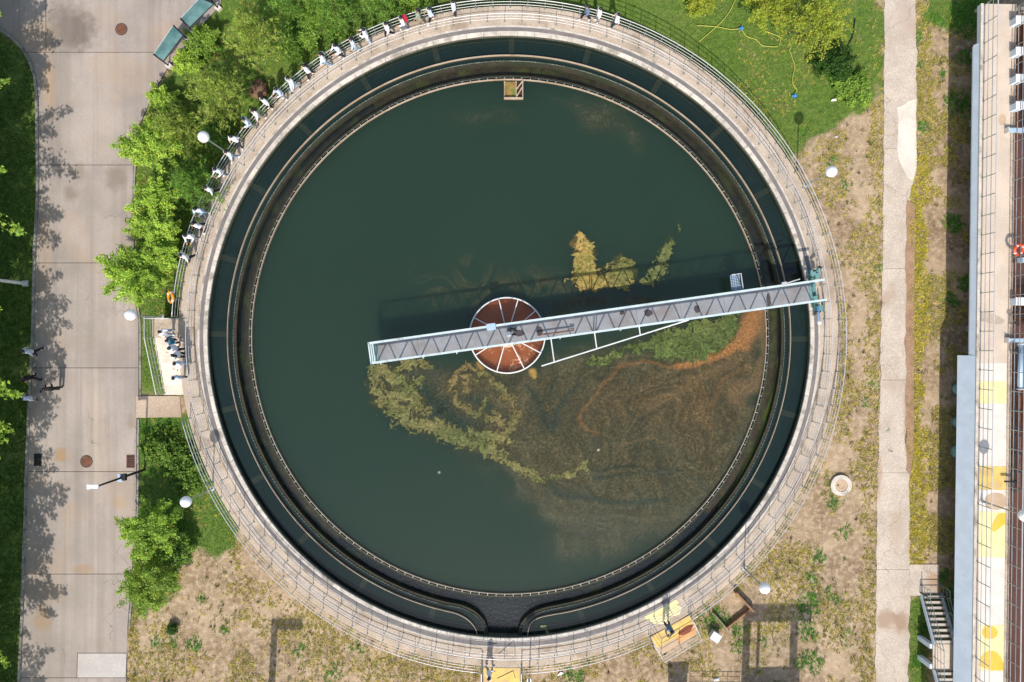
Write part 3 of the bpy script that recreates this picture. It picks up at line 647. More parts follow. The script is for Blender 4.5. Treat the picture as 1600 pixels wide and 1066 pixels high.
RAFTS = [
    (('long olive algae swirl trailing from the left end of the bridge', [[(588, 578, 10), (586, 600, 14), (600, 628, 17), (625, 648, 17), (660, 666, 13), (700, 676, 14), (738, 690, 12), (772, 703, 13), (800, 722, 8), (828, 742, 6), (855, 751, 5), (886, 742, 5), (914, 728, 6)], [(598, 580, 10), (635, 572, 9), (668, 568, 7)], [(612, 590, 9), (640, 600, 8), (662, 594, 6)], [(610, 612, 12), (640, 620, 11), (660, 632, 11), (668, 648, 7)], [(735, 675, 7), (770, 688, 9), (800, 690, 5)]], [], [(88, 88, 52), (130, 120, 76), (94, 100, 58)], (570, 556, 930, 770),), dict(seed=1, thr=-0.08, holes=0.75)),
    (('ring-shaped tan algae curl below the circular feed well', [[(707, 612, 6), (706, 596, 7), (718, 580, 7), (740, 577, 7), (760, 588, 8), (778, 604, 8), (797, 622, 8), (806, 645, 8), (802, 668, 9), (785, 680, 7)], [(707, 610, 6), (716, 630, 7), (732, 645, 7), (750, 645, 7), (760, 630, 5)], [(720, 600, 4), (735, 612, 5), (724, 588, 4), (748, 592, 5)], [(765, 655, 7), (785, 662, 8), (775, 640, 5)]], [], [(94, 84, 52), (130, 112, 72), (88, 90, 54)], (690, 562, 822, 705),), dict(seed=2, thr=0.04, holes=0.6)),
    (('broad bright green algae mat under the bridge on its right half', [], [[(908, 574), (924, 556), (960, 545), (1000, 534), (1040, 514), (1080, 503), (1156, 488), (1157, 505), (1147, 532), (1112, 556), (1072, 568), (1044, 562), (1010, 551), (975, 552), (945, 570)]], [(66, 80, 42), (112, 114, 64), (80, 94, 48)], (895, 480, 1175, 585),), dict(seed=3, thr=-0.2, holes=0.6, freq=6)),
    (('tan scum column with rounded lobes above the bridge shadow', [[(905, 372, 8), (900, 384, 8), (914, 380, 8), (912, 402, 12), (922, 398, 10), (912, 420, 13), (905, 436, 12)]], [[(893, 420), (905, 412), (925, 416), (946, 424), (950, 440), (940, 450), (925, 455), (905, 454), (895, 440)]], [(156, 124, 66), (176, 144, 84), (132, 126, 64)], (880, 360, 955, 462),), dict(seed=4, thr=-0.15, holes=0.6, freq=7)),
    (('small olive scum patch right of the tan scum column', [[(948, 415, 4), (968, 407, 5), (985, 412, 6)]], [[(938, 430), (952, 418), (968, 408), (986, 410), (997, 434), (995, 448), (968, 450), (944, 446)]], [(112, 108, 58), (138, 122, 70), (98, 102, 54)], (940, 398, 1004, 455),), dict(seed=5, thr=-0.05, holes=0.7, freq=7)),
    (('slanting green algae feather nearest the right wall above the bridge', [[(1045, 376, 5), (1042, 390, 8), (1036, 402, 12), (1034, 416, 14), (1022, 428, 13), (1012, 440, 8), (1000, 440, 4)], [(1062, 352, 2.5), (1060, 361, 2.5)]], [], [(86, 92, 52), (120, 116, 70), (82, 98, 54)], (995, 345, 1070, 452),), dict(seed=6, thr=0.0, holes=0.8, freq=6)),
    (('small green algae clump at the right corner of the outlet', [[(846, 982, 5), (858, 984, 5), (866, 990, 4)]], [], [(90, 104, 56), (150, 156, 110), (76, 104, 46)], (826, 958, 876, 996),), dict(seed=7, thr=0.0, freq=5)),
]
def raft_smear():
    for args, kw in RAFTS[:6]:
        d = np.full(px.shape, -9.0); a1 = fbm(px / 17, py / 17, 4, 200 + kw['seed']) - .5; a2 = fbm(px / 17, py / 17, 4, 300 + kw['seed']) - .5
        for s_ in args[1]: d = np.maximum(d, 1.0 - segdist(px + a1 * 24, py + a2 * 24, s_))
        for pl in args[2]: d = np.maximum(d, polydist(px + a1 * 24, py + a2 * 24, pl) / 9.0)
        lay((0.15 if kw['seed'] == 2 else 0.5) * smooth(-0.2, 0.4, d) * (0.5 + fine), np.array(lin(args[3][0])) * 0.55, 0.6)
raft_smear()
rad = np.hypot(WX - TC.x, WY - TC.y); keep_v = rad < 17.0
ids = np.arange((n + 1) ** 2).reshape(n + 1, n + 1)
cm = keep_v[:-1, :-1] & keep_v[1:, 1:] & keep_v[:-1, 1:] & keep_v[1:, :-1]
fq = np.stack([ids[:-1, :-1], ids[:-1, 1:], ids[1:, 1:], ids[1:, :-1]], -1)[cm]
used = np.unique(fq); remap = np.full((n + 1) ** 2, -1); remap[used] = np.arange(len(used))
wv = np.stack([WX, WY, np.full_like(WX, Z_WATER)], -1).reshape(-1, 3)[used]
wc = np.concatenate([col, alpha[..., None]], -1).reshape(-1, 4)[used]
struct(link('water', fastmesh('water', wv, remap[fq], M['water'], cols=wc, smooth=True)))
def polar_water(name, r0f, r1f, z, colf, mat, na=480, nr=8):
    vs = []; cs = []; fs = []
    for i in range(na):
        a = 2 * math.pi * i / na; r0, r1 = r0f(a), r1f(a)
        for j in range(nr + 1):
            r = r0 + (r1 - r0) * j / nr; x, y = TC.x + r * math.cos(a), TC.y + r * math.sin(a); vs.append((x, y, z)); cs.append(colf(a, j / nr, x, y))
    for i in range(na):
        i2 = (i + 1) % na
        if r1f(2 * math.pi * i / na) - r0f(2 * math.pi * i / na) < 0.02 and r1f(2 * math.pi * i2 / na) - r0f(2 * math.pi * i2 / na) < 0.02: continue
        for j in range(nr): fs.append((i * (nr + 1) + j, i2 * (nr + 1) + j, i2 * (nr + 1) + j + 1, i * (nr + 1) + j + 1)[::-1])
    return struct(link(name, fastmesh(name, np.array(vs), np.array(fs), mat, cols=np.array(cs), smooth=True)))
wa = np.unwrap([math.atan2(p.y - TC.y, p.x - TC.x) for p in weir_path]); wrad = np.array([math.hypot(p.x - TC.x, p.y - TC.y) for p in weir_path])
lo_a, hi_a = wa[0], wa[-1]
def weir_r(a):
    while a < lo_a: a += 2 * math.pi
    while a > lo_a + 2 * math.pi: a -= 2 * math.pi
    return 19.75 if a > hi_a else float(np.interp(a, wa, wrad))
def ring_col(a, t, x, y):
    k = float(fbm(np.array([x * 0.4]), np.array([y * 0.4]), 3, 8)[0]); c = np.array(lin((27, 43, 38))) * (0.85 + 0.3 * k); return (c[0], c[1], c[2], 0.02)
polar_water('water', lambda a: min(weir_r(a), 19.74), lambda a: 19.74, 1.046, ring_col, M['water_ring'])
polar_water('water', lambda a: 16.88, lambda a: 17.09, 1.044, lambda a, t, x, y: tuple(C_DEEP * 0.7) + (0.05,), M['water'], nr=1)
def laun_col(a, t, x, y):
    d = math.degrees(a); d = d - 360 if d > 180 else d
    k = float(fbm(np.array([d * 0.35]), np.array([t * 2.0]), 4, 61)[0]); g = float(fbm(np.array([x * 4]), np.array([y * 4]), 3, 62)[0])
    dark = np.array(lin((32, 40, 38))); brown = np.array(lin((70, 60, 40))); green = np.array(lin((92, 112, 44)))
    up = max(0.0, math.sin(a)); f = 0.55 * up + (0.85 if -42 < d < 6 else 0.0) * max(0, 1 - abs(t - 0.38) / 0.45)
    if d > 120 or d < -130: f = 0.55 * max(0, 1 - abs(t - .25) / .4)
    alg = max(0.0, min(1.0, (k - .52) * 5)) * (0.5 if abs(d + 91) > 14 else 0); c = dark * (1 - f) + brown * f * (0.3 + 1.5 * g); c = c * (1 - alg) + np.array(lin((70, 82, 40))) * (.4 + g) * alg
    if -40 < d < -3:
        gg = max(0, 1 - abs(t - 0.82 - 0.05 * math.sin(d * .5)) / (0.20 * max(0.05, math.sin(math.pi * (d + 40) / 37))))
        c = c * (1 - min(gg * 1.5, 1)) + green * min(gg * 1.5, 1)
    if abs(d + 91) < 8: c = dark * (0.9 + 0.5 * g)
    return tuple(c) + (min(f, 0.6),)
polar_water('water', lambda a: 17.2, lambda a: weir_r(a), 0.62, laun_col, M['water_launder'], 720, 10)

# ---------------------------------------------------------------- floating algae rafts, real thickness
M['algae'] = vcol('floating_algae', 0.95, 0, 0.35, 14)
def raft_shape(p, q, strokes, polys, seed):
    P2, Q2 = advect(p, q, 30.0, 7.0, 6, 820 + seed); P2, Q2 = advect(P2, Q2, 10.0, 4.0, 6, 840 + seed); a1 = (P2 - p) / 24; a2 = (Q2 - q) / 24
    d = np.full(p.shape, -9.0)
    for s_ in strokes: d = np.maximum(d, 1.0 - segdist(P2, Q2, s_))
    for pl in polys: d = np.maximum(d, polydist(P2, Q2, pl) / 9.0)
    return a1, a2, P2, Q2, d
def stroke_coords(x, y, strokes):
    best = np.full(x.shape, 1e9); sd = np.zeros(x.shape); arc = np.zeros(x.shape); base_ = 0.0
    for pts in strokes:
        for a, b in zip(pts[:-1], pts[1:]):
            dx, dy = b[0] - a[0], b[1] - a[1]; L = math.hypot(dx, dy) + 1e-9; t = np.clip(((x - a[0]) * dx + (y - a[1]) * dy) / L ** 2, 0, 1)
            d = np.hypot(x - a[0] - t * dx, y - a[1] - t * dy) / (a[2] + (b[2] - a[2]) * t); m = d < best
            best = np.where(m, d, best); sd = np.where(m, ((x - a[0]) * dy - (y - a[1]) * dx) / L, sd); arc = np.where(m, base_ + t * L, arc); base_ += L
        base_ += 57.0
    return sd, arc
def raft(label, strokes, polys, pal, box, cell=0.038, thr=0.0, holes=0.75, thick=0.02, freq=9.0, seed=0, ctr=0.55):
    (x0, y0, x1, y1) = box; A = P(x0, y1, Z_WATER); B = P(x1, y0, Z_WATER)
    nx_, ny_ = int((B.x - A.x) / cell), int((B.y - A.y) / cell); xx = A.x + cell * np.arange(nx_ + 1); yy = A.y + cell * np.arange(ny_ + 1)
    X, Y = np.meshgrid(xx, yy); X = X + (vnoise(X * 31, Y * 31, 3) - .5) * cell; Y = Y + (vnoise(X * 29, Y * 37, 4) - .5) * cell
    p, q = topx(X, Y); a1, a2, P2, Q2, d = raft_shape(p, q, strokes, polys, seed)
    nz = fbm(p / freq + a1 * 3, q / freq + a2 * 3, 4, 400 + seed); fl = fbm(P2 / 10 + a1 * 7, Q2 / 3.2 + a2 * 7, 4, 500 + seed)
    rdg = 1 - np.abs(2 * fbm(P2 / 15 + a1 * 4, Q2 / 6 + a2 * 4, 4, 550 + seed) - 1)
    if strokes:      # filaments run along the strokes
        sd, arc = stroke_coords(P2, Q2, strokes); fil = fbm(arc / 22 + a1, sd / 2.1 + a2 * 1.5, 3, 560 + seed); rdg = 0.25 * rdg + 0.75 * (0.55 + 0.62 * fil); fl = 0.35 * fl + 0.65 * fil
    v = np.minimum(d, 0.75) + (nz - ctr) * holes * 2.2 + (rdg - 0.84) * 2.4 * holes + (fbm(P2 / 3.4 + a1 * 3, Q2 / 2.2 + a2 * 3, 3, 570 + seed) - 0.5) * 1.5 - thr
    ok = v > 0; H = Z_WATER + 0.004 + np.clip(v, 0, 0.6) * thick + (fl - 0.4) * thick * (v > 0.05); H = np.maximum(H, Z_WATER + 0.004)
    t = np.clip(fl * 2.2 - 0.6, 0, 1)[..., None]; g = np.clip(fbm(p / 30, q / 30, 3, 600 + seed) * 2.2 - 0.6, 0, 1)[..., None]
    ca, cb, cc = [np.array(lin(c)) for c in pal]; C = (ca * (1 - t) + cb * t) * (1 - g) + (cc * (0.6 + 0.6 * t)) * g
    C = C * (0.30 + 1.25 * fbm(p / 2.4, q / 2.4, 3, 77)[..., None]) * (0.72 + 0.4 * np.clip(v * 2.0, 0, 1)[..., None])
    ii = np.arange(X.size).reshape(X.shape); cmk = ok[:-1, :-1] & ok[1:, 1:] & ok[:-1, 1:] & ok[1:, :-1]
    F = np.stack([ii[:-1, :-1], ii[:-1, 1:], ii[1:, 1:], ii[1:, :-1]], -1)[cmk]; u = np.unique(F); rm = np.full(X.size, -1); rm[u] = np.arange(len(u))
    ob = link('algae_raft', fastmesh('algae_raft', np.stack([X, Y, H], -1).reshape(-1, 3)[u], rm[F], M['algae'], cols=C.reshape(-1, 3)[u], smooth=False))
    return tag(ob, label, 'algae', 'floating algae rafts')
for args in RAFTS: raft(*args[0], **args[1])
# ================================================================== FEED WELL
FW = P(792.5, 524, 1.55)
fw = thing('feed_well', 'circular feed well of brown water with white spokes under the bridge', 'feed well', (FW.x, FW.y, 0))
RF = 59.0 * (CAM_Z - 1.55) / FOC
mb = MB(); mb.revolve([(RF - 0.035, 0.3), (RF, 0.3), (RF, 1.5), (RF - 0.035, 1.5)], 96); skirt = mb.build('skirt', surf('rust_stained_skirt', (150, 118, 96), 0.8, 0, 0.2, 2, 0.2, 14, 0.1, (110, 70, 46), 1.4, 0.45, 0.65), fw)
mb = MB(); mb.tube([(RF * math.cos(2 * math.pi * i / 96), RF * math.sin(2 * math.pi * i / 96), 1.53) for i in range(96)], 0.05, 6, closed=True); mb.build('rim', M['white'], skirt, True)
q = MB(); q.box(((RF + 0.45) / 2, 0, 0), (RF - 0.47, 0.065, 0.08)); spm = q.mesh('spoke', M['white'])
for a in (103, 73, 41, 12, 152, 180, 212, 254, 297, 332): link('spoke', spm, fw, (0, 0, 1.51), R(a))
mb = MB(); mb.revolve([(0.01, 0.3), (0.8, 0.3), (0.8, 1.32), (0.01, 1.32)], 40); mb.build('centre_column', surf('column_concrete', (214, 184, 158), 0.9, 0, 0.1, 2, 0.2, 14, 0.1), fw)
mb = MB(); mb.revolve([(0.01, 1.32), (0.52, 1.32), (0.52, 2.35), (0.3, 2.5), (0.01, 2.5)], 32); mb.build('turntable', M['cyan'], fw)
gxx = np.linspace(-RF, RF, 130); X, Y = np.meshgrid(gxx, gxx); rr_ = np.hypot(X, Y); a1 = fbm(X * 1.3, Y * 1.3, 4, 701) - .5; a2 = fbm(X * 1.3, Y * 1.3, 4, 702) - .5
fo = np.abs(fbm(X * 2.1 + a1 * 4, Y * 2.1 + a2 * 4, 4, 703) - 0.5) * 2
mask = smooth(0.16, 0.04, fo) * smooth(0.35, 0.62, fbm(X * .9, Y * .9, 3, 704)) * smooth(1.9, 0.7, np.hypot((X - 0.25) / 1.1, (Y + 1.35) / 0.75))
cw = np.array(lin((152, 88, 52))) * (0.85 + 0.3 * fbm(X, Y, 3, 705)[..., None]); cf = np.array(lin((232, 186, 142)))
cw = cw * (1 - mask[..., None]) + cf * mask[..., None]
ii = np.arange(X.size).reshape(X.shape); kv = rr_ < RF - 0.02; cmk = kv[:-1, :-1] & kv[1:, 1:] & kv[:-1, 1:] & kv[1:, :-1]
F = np.stack([ii[:-1, :-1], ii[:-1, 1:], ii[1:, 1:], ii[1:, :-1]], -1)[cmk]; u = np.unique(F); rm = np.full(X.size, -1); rm[u] = np.arange(len(u))
vv = np.stack([X, Y, np.full_like(X, 1.12) + mask * 0.03], -1).reshape(-1, 3)[u] + np.array([FW.x, FW.y, 0])
struct(link('water', fastmesh('water', vv, rm[F], water_mat('brown_feed_water', 0.15), cols=np.concatenate([cw, 0.12 + 0.6 * mask[..., None]], -1).reshape(-1, 4)[u], smooth=True)))
mb = MB(); mb.revolve([(0.01, 0.3), (RF - 0.04, 0.3), (RF - 0.04, 1.09), (0.01, 1.09)], 64); mb.build('inner_fill', M['rust'], fw)

# ================================================================== TURNING BRIDGE
TH = R(7.95); ZD, ZT = 2.62, 3.86
br_root = thing('scraper_bridge', 'long pale cyan truss bridge lying across the round tank', 'bridge', (TC.x, 0.44, 0), TH)
X0, X1, HW = -8.62, 19.45, 0.62
M['deck'] = surf('bridge_deck_plate', (142, 143, 146), 0.75, 0.0, 0.1, 0.8, 0.12, 26, 0.05, (130, 120, 114), 0.7, 0.45, 0.68)
def patch_mat():
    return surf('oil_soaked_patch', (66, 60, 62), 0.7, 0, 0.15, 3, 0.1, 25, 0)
M['oil'] = patch_mat()
PANEL = (X1 - X0) / 20.0
q = MB(); q.box((0, 0, 0), (PANEL * 2 - 0.012, 2 * HW - 0.1, 0.03)); dm = q.mesh('deck_plate', M['deck'])
for i in range(10): link('deck_plate', dm, br_root, (X0 + PANEL * (2 * i + 1), 0, ZD))
rb = random.Random(5)
for (px_, py_, rx, ry) in ((972, 489, .17, .13), (1013, 489, .28, .26), (1089, 483, .2, .24), (843, 517, .22, .34), (812, 521, .3, .24), (1201, 470, .14, .5)):  # thin dark patches of uneven outline laid on the deck plates
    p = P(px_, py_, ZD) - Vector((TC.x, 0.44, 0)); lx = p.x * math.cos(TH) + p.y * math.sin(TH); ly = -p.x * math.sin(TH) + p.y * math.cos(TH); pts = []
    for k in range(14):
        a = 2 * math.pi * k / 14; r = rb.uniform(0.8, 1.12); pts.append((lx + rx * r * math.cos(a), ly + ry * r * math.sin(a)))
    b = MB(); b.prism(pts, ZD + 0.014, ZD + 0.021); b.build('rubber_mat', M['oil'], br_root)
for s in (-1, 1):
    y = s * HW
    b = MB(); b.box(((X0 + X1) / 2 + 0.12, y, ZT), (X1 - X0 + 0.34, 0.13, 0.10)); b.build('top_chord', M['cyan'], br_root)
    b = MB(); b.box(((X0 + X1) / 2, y, ZD - 0.10), (X1 - X0, 0.11, 0.24)); b.build('bottom_chord', M['cyan'], br_root)
    me = None
    for i in range(20):
        xb = X0 + PANEL * i
        for k, (xa, xc) in enumerate(((xb + 0.10, xb + PANEL / 2 - 0.09), (xb + PANEL / 2 + 0.09, xb + PANEL - 0.10))):
            q = MB(); q.beam((xa, y, (ZD, ZT)[k] + (0.02, -0.04)[k]), (xc, y, (ZT, ZD)[k] + (-0.04, 0.02)[k]), 0.05, 0.065); q.build('diagonal', M['cyan'], br_root)
    for xv in (X0 + 0.04, X0 + PANEL * 10 - 0.07, X0 + PANEL * 10 + 0.07, X1 - 0.04):
        q = MB(); q.box((xv, y, (ZD + ZT) / 2), (0.06, 0.06, ZT - ZD)); q.build('upright', M['cyan'], br_root)
for z, nm in ((ZT, 'end_rail'), (ZD + 0.62, 'end_rail'), (ZD - 0.05, 'end_plate')):
    q = MB(); q.box((X0 - 0.04, 0, z), (0.08, 2 * HW + 0.1, 0.1 if nm == 'end_rail' else 0.2)); q.build(nm, M['cyan'], br_root)
q = MB(); q.box((X0 + 0.14, 0, ZD + 0.03), (0.14, 2 * HW - 0.16, 0.06)); q.build('kick_plate', M['teal'], br_root)
q = MB(); q.box((X1 - 0.10, 0, ZD + 0.03), (0.16, 2 * HW - 0.16, 0.05)); q.build('kick_plate', M['teal'], br_root)
def bl_(px_, py_, z):      # photo pixel at height z in bridge coordinates
    p = P(px_, py_, z) - Vector((TC.x, 0.44, 0)); return (p.x * math.cos(TH) + p.y * math.sin(TH), -p.x * math.sin(TH) + p.y * math.cos(TH), z)
# outrigger frame of the skimmer on the near side
oa, ob_, oc = bl_(846, 572, 2.5), bl_(1076, 500, 2.5), bl_(858, 536, 2.5)
q = MB(); q.tube([oa, ob_], 0.045); q.build('outrigger_tube', M['white'], br_root)
for t, tp in ((865, (866, 566)), (931, (932.5, 545)), (999, (1000.5, 524))):
    e = bl_(tp[0], tp[1], 2.5); q = MB(); q.tube([(e[0], -HW, 2.5), e], 0.04); q.build('outrigger_strut', M['white'], br_root)
for i, (px_, py_) in enumerate(((662, 559), (714, 551), (596, 568))):
    e = bl_(px_, py_, 2.4); q = MB(); q.box((e[0], -HW - 0.09, 2.5), (0.06, 0.16, 0.3)); q.build('lug', M['cyan'], br_root)
# scum blade hanging to the water
for xx in (oa[0] + 1.5, oa[0] + 5.5): q = MB(); q.tube([(xx, -HW, 2.4), (xx, -HW - .15, 1.05)], 0.03); q.build('hanger', M['white'], br_root)
# fixtures
e = bl_(767.5, 512, ZT + 0.1); q = MB(); q.box((e[0], HW - 0.02, ZT + 0.08), (0.56, 0.36, 0.24)); q.box((e[0], HW - 0.22, ZT + 0.06), (0.5, 0.06, 0.2)); q.build('floodlight', M['pipeblue'], br_root)
e = bl_(795, 522, ZD + 0.7); dr = MB(); dr.revolve([(0.001, 0), (0.15, 0), (0.15, 0.55), (0.001, 0.55)], 20, c=(e[0], e[1])); dr.v = [(x, y, z + ZD) for x, y, z in dr.v]; dr.build('slip_ring_housing', M['white'], br_root)
q = MB(); q.box((e[0] + 0.12, e[1] + 0.22, ZD + 0.3), (0.24, 0.16, 0.5)); q.tube([(e[0] + .1, e[1] + .3, ZD + .5), (e[0] + .35, e[1] + .34, ZD + .3), (e[0] + .5, e[1] + .1, ZD + .05)], 0.05); q.tube([(e[0] + .2, e[1] - .05, ZD + .4), (e[0] + .42, e[1] - .1, ZD + .05)], 0.05); q.build('drive_box', M['black'], br_root)
e0, e1 = bl_(839, 524, ZD + .3), bl_(897, 516, ZD + .3); q = MB(); q.tube([e0, e1], 0.045); q.tube([(e1[0], e1[1], e1[2]), (e1[0], e1[1] + .12, e1[2]), (e1[0] - .25, e1[1] + .13, e1[2])], 0.03); q.build('pipe', M['rust'], br_root)
# cable arm at the far end and the access grating hung over the water
e0, e1 = bl_(1218, 446, ZT + .1), bl_(1250, 436, ZT + .2); q = MB(); q.tube([e0, e1], 0.035); q.box(((e0[0] + .3), e0[1] + .05, ZT + .1), (0.3, 0.22, 0.16)); q.build('cable_arm', M['rail'], br_root)
g0 = bl_(1149.5, 441, 2.3); gr = MB()
for k in range(10): gr.box((g0[0], g0[1] - 0.45 + 0.1 * k, 2.3), (0.56, 0.035, 0.03))
for k in range(5): gr.box((g0[0] - 0.28 + 0.14 * k, g0[1] - 0.02, 2.27), (0.035, 1.0, 0.03))
gr.box((g0[0], g0[1], 2.2), (0.10, 1.05, 0.08)); gr.build('access_grating', M['pipeblue'], br_root)
q = MB(); q.tube([(g0[0] + .38, g0[1] - .5, 2.4), (g0[0] + .38, g0[1] + .5, 2.4), (g0[0] - .25, g0[1] + .5, 2.4)], 0.04); q.build('grating_rail', M['rail'], br_root)
# end carriage with drive
q = MB(); q.box((19.82, 0.0, 1.98), (0.24, 2.1, 0.34)); q.box((19.7, 0.4, 2.3), (0.3, 0.2, 0.3)); q.box((19.7, -0.4, 2.3), (0.3, 0.2, 0.3)); q.build('end_carriage', M['teal'], br_root)
for s in (-1, 1):
    q = MB(); q.tube([(19.97, s * 1.12, 1.77), (20.17, s * 1.12, 1.77)], 0.26, 18); wh = q.build('wheel', M['black'], br_root, True)
    q = MB(); q.tube([(19.93, s * 1.12, 1.77), (20.2, s * 1.12, 1.77)], 0.09, 12); q.build('hub', M['teal'], wh)
    q = MB(); q.box((19.8, s * 1.10, 2.05), (0.16, 0.34, 0.5)); q.box((20.0, s * 1.10, 2.2), (0.5, 0.36, 0.12)); q.build('wheel_fork', M['teal'], br_root)
q = MB(); q.box((19.72, 1.2, 2.42), (0.36, 0.36, 0.3)); q.tube([(19.98, 1.25, 2.5), (20.22, 1.46, 2.5)], 0.09, 10); q.box((19.98, 0.95, 2.4), (0.26, 0.36, 0.22)); mot = q.build('drive_motor', M['teal'], br_root)
q = MB(); q.tube([(20.18, 1.42, 2.5), (20.26, 1.5, 2.5)], 0.12, 10); q.box((19.8, 1.3, 2.6), (0.16, 0.1, 0.05)); q.build('motor_fan', M['black'], mot)
pts = [(19.75 + 0.07 * math.cos(k * 1.05), -1.0 - k * 0.016, 2.45 + 0.07 * math.sin(k * 1.05)) for k in range(60)]
q = MB(); q.tube(pts, 0.022, 5); q.build('coiled_cable', surf('blue_cable', (90, 150, 205), 0.4, 0, 0.05, 3, 0, 20, 0), br_root)
q = MB(); q.tube([(19.78, -1.95, 2.3), (19.78, -2.15, 2.3)], 0.13, 12); q.build('cable_drum', M['white'], br_root)
q = MB(); q.box((20.2, -0.95, 2.2), (0.04, 0.8, 0.26)); q.build('guard', M['teal'], br_root)

# scum hopper at the top of the picture
hp = P(802.5, 140, 1.2); hop = thing('scum_hopper', 'small framed scum hopper fixed to the upper baffle ring', 'hopper', (hp.x, hp.y, 0))
hw, hh = 0.60, 0.58
q = MB(); q.box((0, -hh, 1.16), (2 * hw + .06, 0.06, 0.34)); q.box((hw, 0.02, 1.16), (0.06, 2 * hh - 0.08, 0.34)); q.box((-hw, 0.02, 1.1), (0.06, 2 * hh - .08, 0.2)); q.box((0.17, 0.02, 1.12), (0.05, 2 * hh - .08, 0.24)); q.build('frame', M['baffle'], hop)
q = MB(); q.beam((0.2, -hh + .1, 1.28), (hw - .04, .12, 1.28), 0.07, 0.07); q.beam((0.2, 0.0, 1.28), (hw - .04, hh - .1, 1.28), 0.07, 0.07); q.build('brace', M['baffle'], hop)
q = MB(); q.box((-0.215, 0.02, 1.0), (0.71, 2 * hh - .09, 0.16)); q.build('scum_bed', surf('tan_scum', (140, 116, 62), 0.95, 0, 0.25, 2.5, 0.35, 16, 0.4, (110, 128, 56), 1.6, 0.5, 0.62), hop)
q = MB(); q.box((0.385, 0.02, 0.98), (0.37, 2 * hh - .09, 0.14)); q.build('sump', M['rust'], hop)

# ================================================================== RAILINGS
def post_mesh(h, mat, r=0.02, base_plate=True):
    q = MB(); q.tube([(0, 0, 0), (0, 0, h)], r, 6)
    if base_plate: q.box((0, 0, 0.012), (0.11, 0.11, 0.024))
    return q.mesh('post', mat)
PM = post_mesh(1.1, M['dark_rail'])
def arc_railing(label, r, ranges, z, h, step, rails, mat, rr_top=0.027):
    t = thing('railing', label, 'railing', (TC.x, TC.y, z))
    for (a0, a1) in ranges:
        L = r * R(a1 - a0); n = int(round(L / step)); full = a1 - a0 > 359.9
        for i in range(n if full else n + 1):
            a = a0 + (a1 - a0) * i / n; link('post', PM, t, (r * math.cos(R(a)), r * math.sin(R(a)), 0), R(a))
        for k, zr in enumerate(rails):
            m_ = int(L / 0.45); pts = [(r * math.cos(R(a0 + (a1 - a0) * i / m_)), r * math.sin(R(a0 + (a1 - a0) * i / m_)), zr) for i in range(m_ if full else m_ + 1)]
            q = MB(); q.tube(pts, rr_top if k == 0 else 0.018, 6, closed=full); q.build('rail', mat, t, True)
    return t
arc_railing('outer walkway railing of pale steel round the tank rim', 21.47, [(-57.0, 176.6), (194.4, 265.2), (272.2, 295.1)], Z_WALK, 1.1, 1.12, (1.1, 0.74, 0.38), M['rail'])
arc_railing('inner walkway railing between walkway and wheel track', 20.55, [(0, 360)], Z_WALK, 1.1, 1.12, (1.1, 0.74, 0.38), M['rail'])
def line_railing(label, pts, h=1.1, step=1.1, rails=(1.1, 0.74, 0.38), name='railing', mat=None, group=None, cat='railing', rr=0.027):
    mat = mat or M['rail']; pts = [Vector(p) for p in pts]; t = thing(name, label, cat, pts[0], 0, group); pm = PM if abs(h - 1.1) < .01 else post_mesh(h, mat)
    for j, (a, b) in enumerate(zip(pts[:-1], pts[1:])):
        n = max(1, int(round((b - a).length / step)))
        for i in range(0 if j == 0 else 1, n + 1): link('post', pm, t, a + (b - a) * i / n - pts[0])
    for zr in rails:
        q = MB(); q.tube([p - pts[0] + Vector((0, 0, zr)) for p in pts], rr if zr == rails[0] else 0.018, 6); q.build('rail', mat, t)
    return t

# ---------------------------------------------------------------- entrance steps on the left of the tank
ex0 = P(238, 500, 1.5).x; ex1 = P(284, 500, 1.5).x; yt, ys_ = P(0, 497, 1.5).y, P(0, 528, 1.5).y; ye = P(0, 617, 0).y
st = thing('entrance_steps', 'pale concrete landing and steps joining entrance path to tank walkway', 'steps', (0, 0, 0))
def outer_x(y): return TC.x - math.sqrt(21.545 ** 2 - (y - TC.y) ** 2)
NST = 9; tread = (ys_ - ye) / NST
q = MB(); q.prism([(ex0, yt), (outer_x(yt), yt), (outer_x((yt + ys_) / 2), (yt + ys_) / 2), (outer_x(ys_), ys_), (ex0, ys_)], -0.05, 1.496); q.build('landing', M['walk'], st)
M['step'] = surf('step_concrete', (224, 212, 196), 0.9, 0, 0.08, 1.4, 0.18, 18, 0.1, (190, 170, 150), 0.9, 0.5, 0.75, rnd=0.05)
for i in range(NST):
    y0 = ys_ - tread * i; y1 = y0 - tread; zt_ = 1.496 * (1 - (i + 1) / (NST + 0.0)) + 0.04
    q = MB(); q.prism([(ex0 + .02, y0 - .004), (outer_x(y0) - .01, y0 - .004), (outer_x(y1) - .01, y1), (ex0 + .02, y1)], -0.05, zt_); q.build('step', M['step'], st)
line_railing('slanting stair railing beside the grass below the left lamp', [(ex0 + .06, yt + .05, 1.5), (ex0 + .06, ys_, 1.5), (ex0 + .06, ye + 0.1, 0.05)], step=1.25)
line_railing('short landing railing across the head of the entrance steps', [(ex0 + .1, yt - .06, 1.5), (outer_x(yt) - .1, yt - .06, 1.5)], step=1.7)

